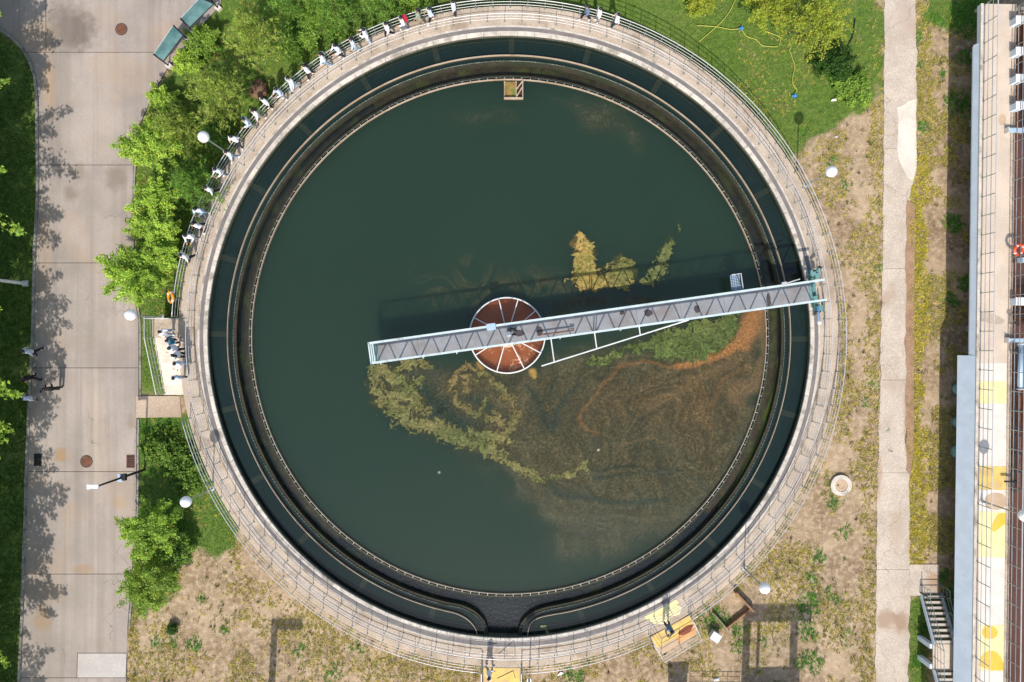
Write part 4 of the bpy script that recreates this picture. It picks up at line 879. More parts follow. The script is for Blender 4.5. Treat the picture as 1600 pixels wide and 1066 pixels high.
# ---------------------------------------------------------------- yellow observation platform, lower right, and the one at the foot of the picture
pa, pb, pc, pd = (9.0, -19.3), (11.62, -17.84), (12.16, -19.05), (9.64, -20.52)
pf = thing('viewing_platform', 'yellow and orange painted viewing platform jutting from the lower right walkway', 'platform')
q = MB(); q.prism([pa, pb, pc, pd], 1.28, 1.494); q.build('slab', M['tanpaint'], pf)
def mixp(a, b, t): return (a[0] + (b[0] - a[0]) * t, a[1] + (b[1] - a[1]) * t)
def sub(u0, u1, v0, v1): return [mixp(mixp(pa, pb, u0), mixp(pd, pc, u0), v0), mixp(mixp(pa, pb, u1), mixp(pd, pc, u1), v0), mixp(mixp(pa, pb, u1), mixp(pd, pc, u1), v1), mixp(mixp(pa, pb, u0), mixp(pd, pc, u0), v1)]
q = MB(); q.prism(sub(0.03, 0.97, 0.03, 0.62), 1.494, 1.500); q.build('yellow_paint', M['yellow'], pf)
q = MB(); q.prism(sub(0.5, 0.97, 0.625, 0.93), 1.494, 1.499); q.build('orange_paint', M['orpaint'], pf)
q = MB(); cx_, cy_ = mixp(mixp(pa, pb, .78), mixp(pd, pc, .78), .55); q.prism([(cx_ + 0.55 * math.cos(a) * (1 + .15 * math.sin(3 * a)) * .86 - .22 * math.sin(a) * .5, cy_ + .3 * math.cos(a) + .22 * math.sin(a) * .86) for a in [2 * math.pi * k / 18 for k in range(18)]], 1.5, 1.5045); q.build('brown_paint', M['brpaint'], pf)
for (cx, cy) in (pc, pd): q = MB(); q.box((cx * .985, cy * .985, 0.63), (0.25, 0.25, 1.28)); q.build('column', M['tankside'], pf)
pt = thing('floor_painting', 'pale yellow painted patch on the walkway beside the viewing platform', 'floor paint')
ap = [(19.0 * 0, 0)]
pts = [tk(20.62, a, 0)[:2] for a in (296.2, 298, 300, 302)] + [tk(20.95, 302.6, 0)[:2], tk(21.25, 301.5, 0)[:2], tk(21.1, 300, 0)[:2], tk(21.3, 298.5, 0)[:2], tk(21.05, 297, 0)[:2]]
q = MB(); q.prism(pts, 1.5, 1.5045); q.build('paint', M['paleyel'], pt)
pts = [tk(20.30, a, 0)[:2] for a in (295.8, 298, 300, 302.4)] + [tk(20.6, a, 0)[:2] for a in (302.6, 300, 298, 296)]
q = MB(); q.prism(pts, 1.505, 1.5085); q.build('paint', M['paleyel'], pt)
line_railing('white railing round the yellow viewing platform', [(pa[0] + .02, pa[1] - .05, 1.5), (pd[0] + .07, pd[1] + .09, 1.5), (pc[0] - .09, pc[1] + .02, 1.5), (pb[0] - .03, pb[1] - .06, 1.5)], step=1.35)
bx0, bx1 = P(752, 0, 1.5).x, P(815.5, 0, 1.5).x; by0 = TC.y - 21.5
bp_ = thing('viewing_platform', 'yellow floored platform at the bottom centre of the tank', 'platform')
q = MB(); q.prism([(bx0, by0), (bx1, by0), (bx1, by0 - 3.2), (bx0, by0 - 3.2)], 1.28, 1.493); q.build('slab', M['tankside'], bp_)
q = MB(); q.prism([(bx0 + .14, by0 - .12), (bx1 - .14, by0 - .12), (bx1 - .14, by0 - 3.0), (bx0 + .14, by0 - 3.0)], 1.493, 1.5); q.build('yellow_paint', M['yellow'], bp_)
for x in (bx0 + .1, bx1 - .1): q = MB(); q.box((x + (.1 if x < 0 else -.1), by0 - 3.0, 0.63), (0.25, 0.25, 1.28)); q.build('column', M['tankside'], bp_)
line_railing('left railing of the bottom centre platform', [(bx0 + .05, by0 + .02, 1.5), (bx0 + .05, by0 - 3.1, 1.5)])
line_railing('right railing of the bottom centre platform', [(bx1 - .05, by0 + .02, 1.5), (bx1 - .05, by0 - 3.1, 1.5)])
line_railing('end railing of the bottom centre platform below the picture edge', [(bx0 + .1, by0 - 3.12, 1.5), (bx1 - .1, by0 - 3.12, 1.5)])

# ---------------------------------------------------------------- globe lamps
gl_m = MB(); gl_m.sphere((0, 0, 3.62), 0.335, 24, 14); gl_me = gl_m.mesh('globe', M['globe'], True)
pl_m = MB(); pl_m.tube([(0, 0, 0), (0, 0, 0.5), (0, 0, 0.52), (0, 0, 3.3)], 0.05, 10, rs=[0.07, 0.07, 0.045, 0.04]); pl_me = pl_m.mesh('pole', M['dark_rail'])
co_m = MB(); co_m.revolve([(0.001, 3.26), (0.13, 3.26), (0.15, 3.33), (0.001, 3.33)], 14); co_me = co_m.mesh('collar', M['rail'])
ft_m = MB(); ft_m.revolve([(0.001, 0), (0.15, 0), (0.15, 0.05), (0.001, 0.05)], 14); ft_me = ft_m.mesh('base_plate', M['rail'])
def globe_lamp(px_, py_, zb, label):
    p = P(px_, py_, zb + 3.62); t = thing('globe_lamp', label, 'lamp', (p.x, p.y, zb), 0, 'white globe lamps')
    link('globe', gl_me, t); pole = link('pole', pl_me, t); link('collar', co_me, pole); link('base_plate', ft_me, pole)
globe_lamp(318, 214, 1.5, 'white globe lamp on the upper left walkway among the trees')
globe_lamp(204, 492, 1.5, 'white globe lamp over the road edge by the entrance landing')
globe_lamp(290.5, 784, 1.5, 'white globe lamp near the solar street light, lower left')
globe_lamp(1299, 268, 1.5, 'white globe lamp on the upper right walkway over bare soil')
globe_lamp(1194.5, 919, 1.5, 'white globe lamp near the yellow viewing platform')
globe_lamp(1601, 806, 3.0, 'white globe lamp on the rectangular tank at the right picture edge')
globe_lamp(829, 1110, 1.5, 'white globe lamp on the bottom walkway just below the picture')  # out of view, added for the shadow it throws on the walkway
# life rings
def life_ring(c, axis, mat, label, r=0.30, flat=False):
    t = thing('life_ring', label, 'life ring', c)
    t.rotation_euler = axis
    q = MB(); q.tube([(r * math.cos(2 * math.pi * i / 28), r * math.sin(2 * math.pi * i / 28), 0) for i in range(28)], 0.085, 10, closed=True); rg = q.build('ring', mat, t, True)
    q = MB()
    for k in range(4):
        a0 = k * 90 + 38; q.tube([(r * math.cos(R(a0 + j * 4)), r * math.sin(R(a0 + j * 4)), 0) for j in range(4)], 0.092, 10)
    q.build('white_band', M['white'], rg, True)
lp = P(266.5, 464, 2.45); life_ring(lp, (R(5), R(-42), R(4)), M['orange'], 'orange life ring hung on the left outer railing', 0.34)
lp = P(1592, 390, 3.7); life_ring(lp, (R(18), R(10), 0), M['redor'], 'red orange life ring on the rectangular tank railing at right edge')
# ================================================================== RECTANGULAR TANK ON THE RIGHT
ZD2 = 3.0; O2 = P(1526, 533, ZD2)
def ly(py_): return (533 - py_) / (FOC / (CAM_Z - ZD2))
rt = thing('rectangular_tank', 'raised rectangular treatment tank with painted deck along the right edge', 'tank', (O2.x, O2.y, 0), R(-0.75))
YT, YB = ly(6), -32.0
q = MB(); q.box((0.98, (YT + YB) / 2, 2.875), (1.94, YT - YB, 0.25)); q.build('deck_slab', M['roof'], rt)
q = MB(); q.box((0.06, (ly(66) + YB) / 2, 2.62), (0.16, ly(66) - YB, 0.745)); q.build('edge_beam', M['bluewall'], rt)
ya, yb2 = ly(66), ly(557); q = MB(); q.add([(-0.16, ya, 2.55), (-0.16, yb2, 2.55), (-0.025, yb2, 2.98), (-0.025, ya, 2.98), (-0.022, ya, 2.4), (-0.022, yb2, 2.4)], [(0, 1, 2, 3), (0, 3, 4), (1, 5, 2), (0, 4, 5, 1), (3, 2, 5, 4)]); q.build('sloping_fascia', M['bluewall'], rt)
q = MB(); q.box((0.065, (YT + ly(66)) / 2, 2.83), (0.15, YT - ly(66) - .01, 0.33)); q.build('edge_beam', M['bluewall'], rt)
ya, yb2 = ly(556), YB; q = MB(); q.add([(-0.47, ya, 1.88), (-0.47, yb2, 1.88), (-0.03, yb2, 2.99), (-0.03, ya, 2.99), (-0.02, ya, 1.88), (-0.02, yb2, 1.88)], [(0, 1, 2, 3), (0, 3, 4), (1, 5, 2), (0, 4, 5, 1), (3, 2, 5, 4)]); q.build('sloping_apron', M['bluewall'], rt)
q = MB(); q.box((0.04, (YT + YB) / 2, 3.03), (0.16, YT - YB, 0.07)); q.build('coping_strip', M['coping'], rt)
q = MB(); q.box((2.3, (YT + YB) / 2, 1.37), (0.25, YT - YB - .02, 2.74)); q.build('basin_wall', M['tankside'], rt)
q = MB(); q.box((1.2, YT - .12, 2.5), (2.2, 0.2, 0.49)); q.build('end_beam', M['tankside'], rt)
for y in np.arange(YT - 2.0, YB, -4.6): q = MB(); q.box((1.5, y, 1.36), (0.4, 0.4, 2.74)); q.build('column', M['tankside'], rt)
q = MB(); q.box((2.08, (YT + YB) / 2, 2.92), (0.24, YT - YB - .04, 0.25)); q.build('basin_kerb', M['walk'], rt)
q = MB(); q.box((9.0, YB, 1.4), (13.8, 0.3, 2.8)); q.box((9.0, YT - .2, 1.4), (13.4, 0.3, 2.8)); q.box((15.8, (YT + YB) / 2, 1.4), (0.3, YT - YB, 2.8)); q.build('basin_wall', M['tankside'], rt)
# painted fields on the deck
def deck_paint(nm, pts, mat, z): 
    b = MB(); b.prism([((x - 1526) / 24.81 + 0.0 + (0.013 * (y - 533)) / 24.81, ly(y)) for x, y in pts], 3.0 - 0.001 * 0, 3.0 + z); return b.build(nm, mat, rt)
def rect(y0, y1): return [(1529.5, y0), (1572.5, y0), (1572.5, y1), (1529.5, y1)]
for y0, y1, mt in ((567, 595, 'whfloor'), (595.4, 630, 'paleyel'), (630.4, 728, 'whfloor'), (728.4, 765, 'yellow'), (765.4, 799, 'whfloor'), (799.4, 870, 'paleyel'), (870.4, 976, 'whfloor'), (976.4, 1048, 'paleyel'), (1048.4, 1120, 'whfloor')):
    deck_paint('painted_field', rect(y0, y1), M[mt], 0.005)
def ell(cx, cy, rx, ry, n=26, a0=0, a1=360): return [(cx + rx * math.cos(R(a0 + (a1 - a0) * k / n)), cy + ry * math.sin(R(a0 + (a1 - a0) * k / n))) for k in range(n)]
deck_paint('painted_disc', ell(1556, 783, 18, 13.5), M['tanpaint'], 0.009)
deck_paint('painted_disc', ell(1546.5, 988, 12.5, 10.5), M['gold'], 0.009)
deck_paint('painted_dome', [(1528.8, 1040), (1531, 1030), (1537, 1021), (1546, 1016), (1556, 1018), (1564, 1026), (1568, 1037), (1568, 1047), (1548, 1047), (1536, 1043)], M['gold'], 0.009)
deck_paint('painted_curve', [(1572, 801), (1572, 817), (1560, 826), (1553, 831), (1548, 829), (1549, 821), (1554, 811), (1560, 802)], M['gold'], 0.009)
deck_paint('damp_stain', ell(1566, 187, 6, 9, 16), M['tanpaint'], 0.004)
deck_paint('damp_stain', [(1531, 490), (1545, 487), (1560, 494), (1570, 500), (1566, 506), (1553, 507), (1540, 503), (1531, 502)], M['walk'], 0.004)
def deck_rail(label, x, y0, y1, h=1.25, step=1.19):
    t = thing('railing', label, 'railing', (O2.x, O2.y, ZD2), R(-0.75)); pm = post_mesh(h, M['dark_rail'], 0.026)
    n = int((y1 - y0) / step)
    for i in range(n + 1): link('post', pm, t, (x, y1 - i * (y1 - y0) / n, 0.02))
    for k, z in enumerate((h, h * 0.66, h * 0.33)):
        q = MB(); q.tube([(x, y0, z), (x, y1, z)], 0.034 if k == 0 else 0.022); q.build('rail', M['rail'], t)
deck_rail('outer railing along the pale blue edge of the rectangular tank', 0.2, YB, YT - 0.1)
deck_rail('inner railing between deck and brown basin of the rectangular tank', 2.1, YB, YT - 0.3)
# brown basin water
xs_ = np.linspace(2.43, 15.6, 40); ys2 = np.linspace(YB + .2, YT - .4, 120); X, Y = np.meshgrid(xs_, ys2)
cc = np.array(lin((98, 66, 50))) * (0.7 + 0.6 * fbm(X * .5, Y * .5, 4, 801)[..., None]); ii = np.arange(X.size).reshape(X.shape)
F = np.stack([ii[:-1, :-1], ii[:-1, 1:], ii[1:, 1:], ii[1:, :-1]], -1).reshape(-1, 4)
bw = struct(link('water', fastmesh('water', np.stack([X, Y, np.full_like(X, 2.3)], -1).reshape(-1, 3), F, water_mat('brown_basin_water', 0.1), cols=np.concatenate([cc, np.full(X.shape + (1,), .08)], -1).reshape(-1, 4), smooth=True))); bw.location = (O2.x, O2.y, 0); bw.rotation_euler = (0, 0, R(-.75))
# machinery along the basin edge
def rtp(px_, py_, z): 
    p = P(px_, py_, z) - Vector((O2.x, O2.y, 0)); c, s = math.cos(R(.75)), math.sin(R(.75)); return Vector((p.x * c - p.y * s, p.x * s + p.y * c, z))
def rt_thing(name, label, cat, px_, py_, z, group=None):
    p = P(px_, py_, z); return thing(name, label, cat, (p.x, p.y, z), R(-0.75), group)
for i, (py_, lab) in enumerate(((38, 'pipe bracket nearest the top right corner of the deck'), (86, 'second white pipe bracket from the top of the right deck'), (128, 'third white pipe bracket from the top of the right deck'), (170, 'fourth white pipe bracket from the top of the right deck'), (472, 'pale pipe bracket on the right deck below the red orange life ring'))):
    t = rt_thing('pipe_bracket', lab, 'bracket', 1583, py_, 3.0, 'white pipe brackets along the basin')
    q = MB(); q.box((0.0, 0, 0.28), (0.46, 0.40, 0.56)); q.build('pedestal', M['bluewall'], t)
    q = MB(); q.box((0, 0, 0.6), (0.56, 0.5, 0.05)); q.build('top_plate', M['white'], t)
    for s in (-1, 1): q = MB(); q.beam((0.2, s * 0.16, 0.5), (2.6, s * 0.16, 0.9), 0.08, 0.12); q.build('arm', M['rail'], t)
    q = MB(); q.tube([(0.5, -0.5, 0.75), (0.5, 0.6, 0.75)], 0.09, 10); q.build('coupling', M['dark'], t)
    q = MB(); q.tube([(1.2, 1.2, -0.35), (1.2, -1.4, -0.35)], 0.2, 12); q.build('rusty_pipe', M['rust'], t)
for i, (py_, lab) in enumerate(((205, 'pale blue pipe stub crossing the deck edge, upper of two'), (532, 'pale blue pipe stub crossing the deck edge, lower of two'))):
    t = rt_thing('pipe_stub', lab, 'pipe', 1576, py_, 3.05)
    q = MB(); q.box((0.25, 0, 0.16), (0.9, 0.24, 0.26)); q.build('pipe', M['pipeblue'], t); q = MB(); q.box((-0.22, 0, 0.16), (0.05, 0.34, 0.36)); q.build('flange', M['rail'], t); q = MB(); q.box((0.72, 0, 0.16), (0.05, 0.34, 0.36)); q.build('flange', M['rail'], t)
for py_, lab in ((505, 'black hand wheel on the right deck above the blue pipe stub'), (547, 'black hand wheel on the right deck below the blue pipe stub')):
    t = rt_thing('hand_wheel', lab, 'valve wheel', 1577, py_, 3.05)
    q = MB(); q.tube([(0.15 * math.cos(2 * math.pi * i / 20), 0.15 * math.sin(2 * math.pi * i / 20), 0.72) for i in range(20)], 0.03, 8, closed=True); q.build('wheel', M['black'], t, True)
    q = MB(); q.tube([(0, 0, 0), (0, 0, 0.75)], 0.03); q.tube([(-.15, 0, .72), (.15, 0, .72)], 0.018); q.tube([(0, -.15, .72), (0, .15, .72)], 0.018); q.build('spindle', M['dark'], t)
t = rt_thing('basin_pipe', 'long pale blue pipe running beside the right deck', 'pipe', 1594, 575, 2.75)
q = MB(); q.tube([(0, 1.5, 0), (0, -1.35, 0)], 0.16, 14); q.build('pipe', M['pipeblue'], t, True)
for s in (1.5, -1.35): q = MB(); q.tube([(0, s - .04, 0), (0, s + .04, 0)], 0.24, 14); q.build('flange', M['rail'], t)
t = rt_thing('lifting_arm', 'short black lifting arm over the yellow painted deck field', 'arm', 1575, 751, 3.1)
q = MB(); q.box((0, 0, 0.3), (0.85, 0.1, 0.1)); q.build('arm', M['black'], t); q = MB(); q.box((0.3, 0, 0.05), (0.14, 0.14, 0.5)); q.build('stand', M['dark'], t)
t = rt_thing('junction_box', 'small grey junction box by the red orange life ring', 'box', 1582, 409, 3.0)
q = MB(); q.box((0, 0, 0.75), (0.26, 0.3, 0.34)); q.build('case', M['pipeblue'], t); q = MB(); q.box((0, 0, 0.3), (0.06, 0.06, 0.6)); q.build('stand', M['dark'], t)
for py0, py1, lab in ((560, 672, 'rusty pipe rack in the basin by the painted deck'), (676, 770, 'dark steel frame in the basin beside the yellow deck field'), (480, 500, 'black pump in the basin below the pipe bracket')):
    t = rt_thing('pipe_rack', lab, 'pipe rack', 1590, (py0 + py1) / 2, 2.6); L = (py1 - py0) / 24.6
    for k, (dx, mt) in enumerate(((0.0, 'dark'), (0.32, 'rust'), (0.7, 'rust'), (1.1, 'dark'))):
        q = MB(); q.tube([(dx - .25, -L / 2, 0.05), (dx - .25, L / 2, 0.05)], 0.06 + .02 * (k % 2), 8); q.build('pipe', M[mt], t)
    for k in range(max(2, int(L / 0.8))):
        q = MB(); q.box((0.3, -L / 2 + .2 + k * (L - .4) / max(1, int(L / .8) - 1), 0.12), (1.5, 0.08, 0.08)); q.build('cross_bar', M['dark'], t)
# teal pump bodies under the overhang
for py_, lab in ((608, 'teal pump body under the overhang, uppermost of three'), (660, 'teal pump body under the overhang, middle of three'), (706, 'teal pump body under the overhang, lowest and largest')):
    p = P(1494, py_, 0.5); t = thing('pump', lab, 'pump', (p.x + .18, p.y, 0), R(-.75), 'teal pumps under the overhang'); k = 1.2 if py_ == 706 else 1.0
    q = MB(); q.sphere((0, 0, 0.5), 0.40 * k, 16, 10, sc=(1, 1, 0.9)); q.build('casing', M['teal'], t, True)
    q = MB(); q.tube([(0.2, 0, 0.5), (1.9, 0, 0.5)], 0.16, 12); q.build('pipe', M['teal'], t); q = MB(); q.box((0.1, 0, 0.06), (0.7, 0.6, 0.12)); q.build('plinth', M['tankside'], t)

# ---------------------------------------------------------------- stair up to the rectangular tank
sx0, sx1 = P(1438, 0).x, P(1470, 0).x; sy0 = P(0, 928).y; RUN, RISE = 0.305, 0.162
stc = thing('steel_stair', 'grey steel stair with landing rising beside the rectangular tank', 'stair')
M['tread'] = surf('stair_tread', (196, 186, 172), 0.8, 0.1, 0.12, 3, 0.15, 20, 0.1)
def treads(y, z, n):
    q = MB(); q.box((0, 0, 0), (sx1 - sx0 - .1, RUN * 0.62, 0.04)); me = q.mesh('tread', M['tread'])
    for i in range(n): link('tread', me, stc, ((sx0 + sx1) / 2, y - RUN * (i + .5), z + RISE * (i + 1)))
    for x in (sx0, sx1): q = MB(); q.beam((x, y, z - .02), (x, y - RUN * n, z + RISE * n), 0.06, 0.26); q.build('stringer', M['bluewall'], stc)
treads(sy0, 0.02, 9); zl = 0.02 + RISE * 9; yl = sy0 - RUN * 9
q = MB(); q.box(((sx0 + sx1) / 2, yl - .85, zl - .04), (sx1 - sx0 + .1, 1.7, 0.09)); q.build('landing', M['roof'], stc)
treads(yl - 1.7, zl, 9)
q = MB(); q.box(((sx0 + sx1) / 2 + .4, yl - 1.7 - RUN * 9 - .75, zl + RISE * 9 - .04), (sx1 - sx0 + .9, 1.5, 0.09)); q.build('landing', M['roof'], stc)
for y in (yl - .18, yl - 1.5): q = MB(); q.box((sx0 - .06, y, (zl - .1) / 2), (0.3, 0.3, zl - .1)); q.build('column', M['bluewall'], stc)
q = MB(); q.box((sx1 + .3, yl - 1.7 - RUN * 9 - 1.2, 1.4), (0.3, 0.3, 2.7)); q.build('column', M['bluewall'], stc)
for x, lab in ((sx0 + .04, 'left handrail of the steel stair'), (sx1 - .04, 'right handrail of the steel stair')):
    line_railing(lab, [(x, sy0 + .6, 0.04), (x, sy0, 0.05), (x, yl, zl), (x, yl - 1.7, zl), (x, yl - 1.7 - RUN * 9, zl + RISE * 9)], 1.0, 0.95, (1.0, 0.66, 0.33), 'handrail', M['dark_rail'], None, 'handrail', 0.026)
t = thing('stair_gate', 'low dark bar gate across the foot of the steel stair', 'gate', (0, 0, 0))
for z in (0.55, 0.95): q = MB(); q.tube([(sx0 - .05, sy0 + .12, z), (sx1 + .08, sy0 + .12, z)], 0.03); q.build('bar', M['dark'], t)
for x in (sx0 - .05, sx1 + .08): q = MB(); q.tube([(x, sy0 + .12, 0), (x, sy0 + .12, 0.97)], 0.03); q.build('post', M['dark'], t)

# ================================================================== SMALLER THINGS
# glass roofed notice board, top left
def glass_mat():
    m, nt, b, pos = base('green_canopy_glass', 0.08); n1 = noise_n(nt, pos, 0.9, 4)
    nt.links.new(mixc(nt, ramp_n(nt, n1, 0.3, 0.7), lin((84, 124, 118)), lin((132, 168, 164))), b.inputs['Base Color']); b.inputs['Coat Weight'].default_value = 0.6
    b.inputs['Alpha'].default_value = 0.88; return m
M['glass'] = glass_mat()
def notice_board(c4, feet, lab):
    z = 2.55; A, B, C_, D = [P(x, y, z) for x, y in c4]         # A,B road side; C,D garden side
    t = thing('notice_board', lab, 'notice board', (0, 0, 0), 0, 'glass roofed notice boards'); up = Vector((0, 0, 0.16))
    rows = []; 
    for k in range(5):
        f = k / 4; zz = 0.16 * math.sin(math.pi * f * 0.85); rows.append((A + (D - A) * f + Vector((0, 0, zz)), B + (C_ - B) * f + Vector((0, 0, zz))))
    q = MB()
    for (a, b), (c, d) in zip(rows[:-1], rows[1:]):
        vs = [a, b, d, c]; q.add([v + Vector((0, 0, -.02)) for v in vs] + [v + Vector((0, 0, .02)) for v in vs], [(3, 2, 1, 0), (4, 5, 6, 7), (0, 1, 5, 4), (1, 2, 6, 5), (2, 3, 7, 6), (3, 0, 4, 7)])
    gr_ = q.build('glass_roof', M['glass'], t)
    for k, nm in ((0, 'A'), (1, 'B')):
        q = MB(); q.tube([r[k] + Vector((0, 0, .0)) for r in rows], 0.05); q.build('roof_bar', M['black'], gr_)
    for e in (0, 4): q = MB(); q.tube([rows[e][0], rows[e][1]], 0.03); q.build('edge_bar', M['cyan'] if e == 0 else M['dark'], gr_)
    for i, (fx, fy) in enumerate(feet):
        f = P(fx, fy, 0); top = (rows[3][0], rows[3][1])[i]
        q = MB(); q.tube([(f.x, f.y, 0.1), (f.x, f.y, 1.9), top], 0.05, 8); ps_ = q.build('post', M['black'], t)
        q = MB(); q.box((f.x, f.y, 0.08), (0.34, 0.34, 0.24), R(50)); q.build('footing', M['whfloor'], ps_)
    f0, f1 = P(*feet[0]), P(*feet[1]); d = (f1 - f0)
    q = MB(); q.beam(f0 + d * .04 + Vector((0, 0, 1.35)), f1 - d * .04 + Vector((0, 0, 1.35)), 0.10, 1.1); q.build('display_panel', surf('display_panel', (150, 110, 96), 0.6, 0, 0.1, 1, .05, 20, 0), t)
notice_board([(240, 85), (271, 40), (287, 56), (256, 97)], [(265, 104), (295, 63)], 'glass roofed notice board at the bend of the road')
notice_board([(282.5, 29), (311.5, -2), (335, 7), (297, 44)], [(304, 51), (342, 14)], 'glass roofed notice board cut by the top picture edge')
# solar street light
p = P(226, 734, 0); sl = thing('solar_street_light', 'dark pole street light with small solar panel leaning over the road', 'street light', (p.x, p.y, 0))
q = MB(); q.tube([(0, 0, 0), (0, 0, 5.1)], 0.08, 10, rs=[0.09, 0.055]); q.build('pole', M['dark'], sl)
q = MB(); q.box((-0.25, -.03, 5.2), (0.6, 0.24, 0.08)); q.box((-.55, -.05, 5.2), (.2, .3, .06)); q.build('lamp_head', M['white'], sl); q = MB(); q.tube([(0, 0, 5.05), (-.2, 0, 5.2)], 0.03); q.build('arm', M['rail'], sl)
Mx = Matrix.Rotation(R(8), 3, 'Y'); q = MB(); q.box((-0.05, 0.0, 2.75), (0.34, 0.5, 0.06), M=Mx); q.build('solar_panel', M['pipeblue'], sl); q = MB(); q.box((0.16, 0.04, 2.7), (0.24, 0.42, 0.22)); q.build('battery_box', M['black'], sl)
p = P(40, 443, 0); sl2 = thing('white_street_pole', 'white street pole on the shaded left verge', 'street light', (p.x, p.y, 0))
q = MB(); q.tube([(0, 0, 0), (0, 0, 6.5)], 0.10, 12, rs=[0.115, 0.08]); q.build('pole', M['white'], sl2); q = MB(); q.box((0, 0, 0.03), (.4, .4, .06)); q.build('base_plate', M['rail'], sl2); q = MB(); q.box((.5, 0, 6.5), (1.0, .22, .1)); q.build('lamp_head', M['white'], sl2)
# open concrete pit with timber sides
pit = thing('timber_pit', 'open rust brown framed pit full of weeds by the viewing platform', 'pit')
for a, b, wd, h, mt in (((1147, 923), (1174, 952), .13, 0.5, 'wood'), ((1172, 949), (1134, 979), .10, 0.34, 'wood'), ((1113, 956), (1139, 986), .06, 0.3, 'tankside')):
    A, B = P(*a), P(*b); q = MB(); q.beam(A + Vector((0, 0, h / 2 - .02)), B + Vector((0, 0, h / 2 - .02)), wd, h); q.build('side', M[mt], pit)
p = P(1118.5, 996, .5); t = thing('white_box', 'square white equipment box standing on soil beside the weedy pit', 'box', (p.x, p.y, 0), R(-33))
q = MB(); q.box((0, 0, .25), (.58, .50, .5)); q.build('case', M['white'], t); q = MB(); q.box((0, 0, .515), (.64, .56, .03)); q.build('lid', M['white'], t)
for (px_, py_, lab, sc) in ((876, 1053, 'crumpled white plastic sheet on the soil at the bottom', .24), (1050 + 70, 1062, 'crumpled pale plastic sheet near the platform shadow', .2), (1303, 157, 'dull silver can lying in the right lawn', .2), (1307, 214, 'small white scrap on bare soil near the upper right lamp', .12), (1179, 27, 'white scrap on the lawn beside the hose', .16)):
    p = P(px_, py_, .05); rq = random.Random(px_); q = MB(); nn = 7
    vs = [(rq.uniform(-1, 1) * sc, rq.uniform(-.7, .7) * sc, rq.uniform(0.01, .12)) for _ in range(10)]; bm = bmesh.new(); [bm.verts.new(v) for v in vs]; bmesh.ops.convex_hull(bm, input=bm.verts); me = bpy.data.meshes.new('scrap'); bm.to_mesh(me); bm.free(); me.materials.append(M['white'])
    tag(link('scrap', me, None, (p.x, p.y, 0)), lab, 'litter')
# garden hose on the lawn
M['hose'] = surf('yellow_hose', (206, 200, 90), 0.5, 0, .05, 3, 0, 20, 0)
M['bluecl'] = surf('blue_connector', (60, 140, 210), 0.5, 0, .05, 3, 0, 20, 0)
hs = thing('garden_hose', 'thin yellow garden hose snaking over the upper right lawn', 'hose')
for pts in ([(1152, -8), (1140, 18), (1124, 38), (1092, 66)], [(1088, 41), (1118, 43), (1140, 47), (1157, 46)], [(1158, 47), (1166, 58), (1180, 63), (1190, 72), (1203, 74), (1214, 74)], [(1182, 38), (1192, 48), (1206, 54), (1218, 60), (1217, 72)], [(1232, 78), (1237, 92), (1241, 106), (1238, 120), (1238, 132), (1244, 142), (1241, 149)]):
    cv = catmull([Vector(XY(*p)) for p in pts], 6); q = MB(); q.tube([(v.x, v.y, 0.10) for v in cv], 0.02, 6); q.build('hose', M['hose'], hs, True)
for pp in ((1157, 46), (1240, 151)):
    p = P(*pp); q = MB(); q.tube([(p.x - .16, p.y, .12), (p.x + .16, p.y, .12)], .06, 8); q.tube([(p.x, p.y - .14, .12), (p.x + .05, p.y + .14, .16)], .05, 8); q.build('connector', M['bluecl'], hs)
bh = thing('black_hose', 'short black hose on the grass beside the yellow green tree', 'hose')
cv = catmull([Vector(XY(*p)) for p in [(1335, 30), (1331, 58), (1323, 74), (1326, 90), (1321, 97), (1330, 109)]], 6); q = MB(); q.tube([(v.x, v.y, 0.09) for v in cv], 0.035, 6); q.build('hose', M['black'], bh, True)
q = MB(); p = P(1326, 104); q.tube([(p.x - .2, p.y + .1, .1), (p.x + .2, p.y - .15, .1)], 0.06, 8); q.build('nozzle', M['black'], bh)
# unseen objects of guessed shape, added below the picture to cast shadows into it
def shadow_caster(lab, beams, cat='gantry', name='pipe_gantry'):
    t = thing(name, lab, cat)
    for nm, c, s in beams: q = MB(); q.box(c, s); q.build(nm, M['tankside'], t)
shadow_caster('concrete mast with short arm below the picture edge, lower left', [('mast', (-16.25, -24.6, 3.0), (0.42, 0.42, 6.0)), ('arm', (-15.2, -24.6, 5.8), (1.7, 0.4, 0.4))], 'mast', 'concrete_mast')
shadow_caster('tall pipe gantry below the picture edge, lower right', [('leg', (15.6, -24.9, 3.4), (0.48, 0.48, 6.8)), ('leg', (16.4, -24.9, 3.1), (0.2, 0.2, 6.2)), ('leg', (18.8, -24.9, 3.4), (0.5, 0.5, 6.8)), ('beam', (17.6, -24.9, 6.9), (4.6, 0.5, 0.75)), ('tank_box', (17.3, -25.6, 1.65), (3.9, 1.0, 3.3))])
shadow_caster('control cabinet below the picture edge beside the viewing platform', [('case', (11.1, -24.2, 1.15), (1.25, 0.6, 2.3)), ('roof', (11.1, -24.2, 2.33), (1.4, 0.75, 0.06))], 'cabinet', 'control_cabinet')
line_railing('yard railing below the picture edge, lower right', [(11.95, -23.9, 0.6), (15.3, -23.9, 0.6)], step=.9)
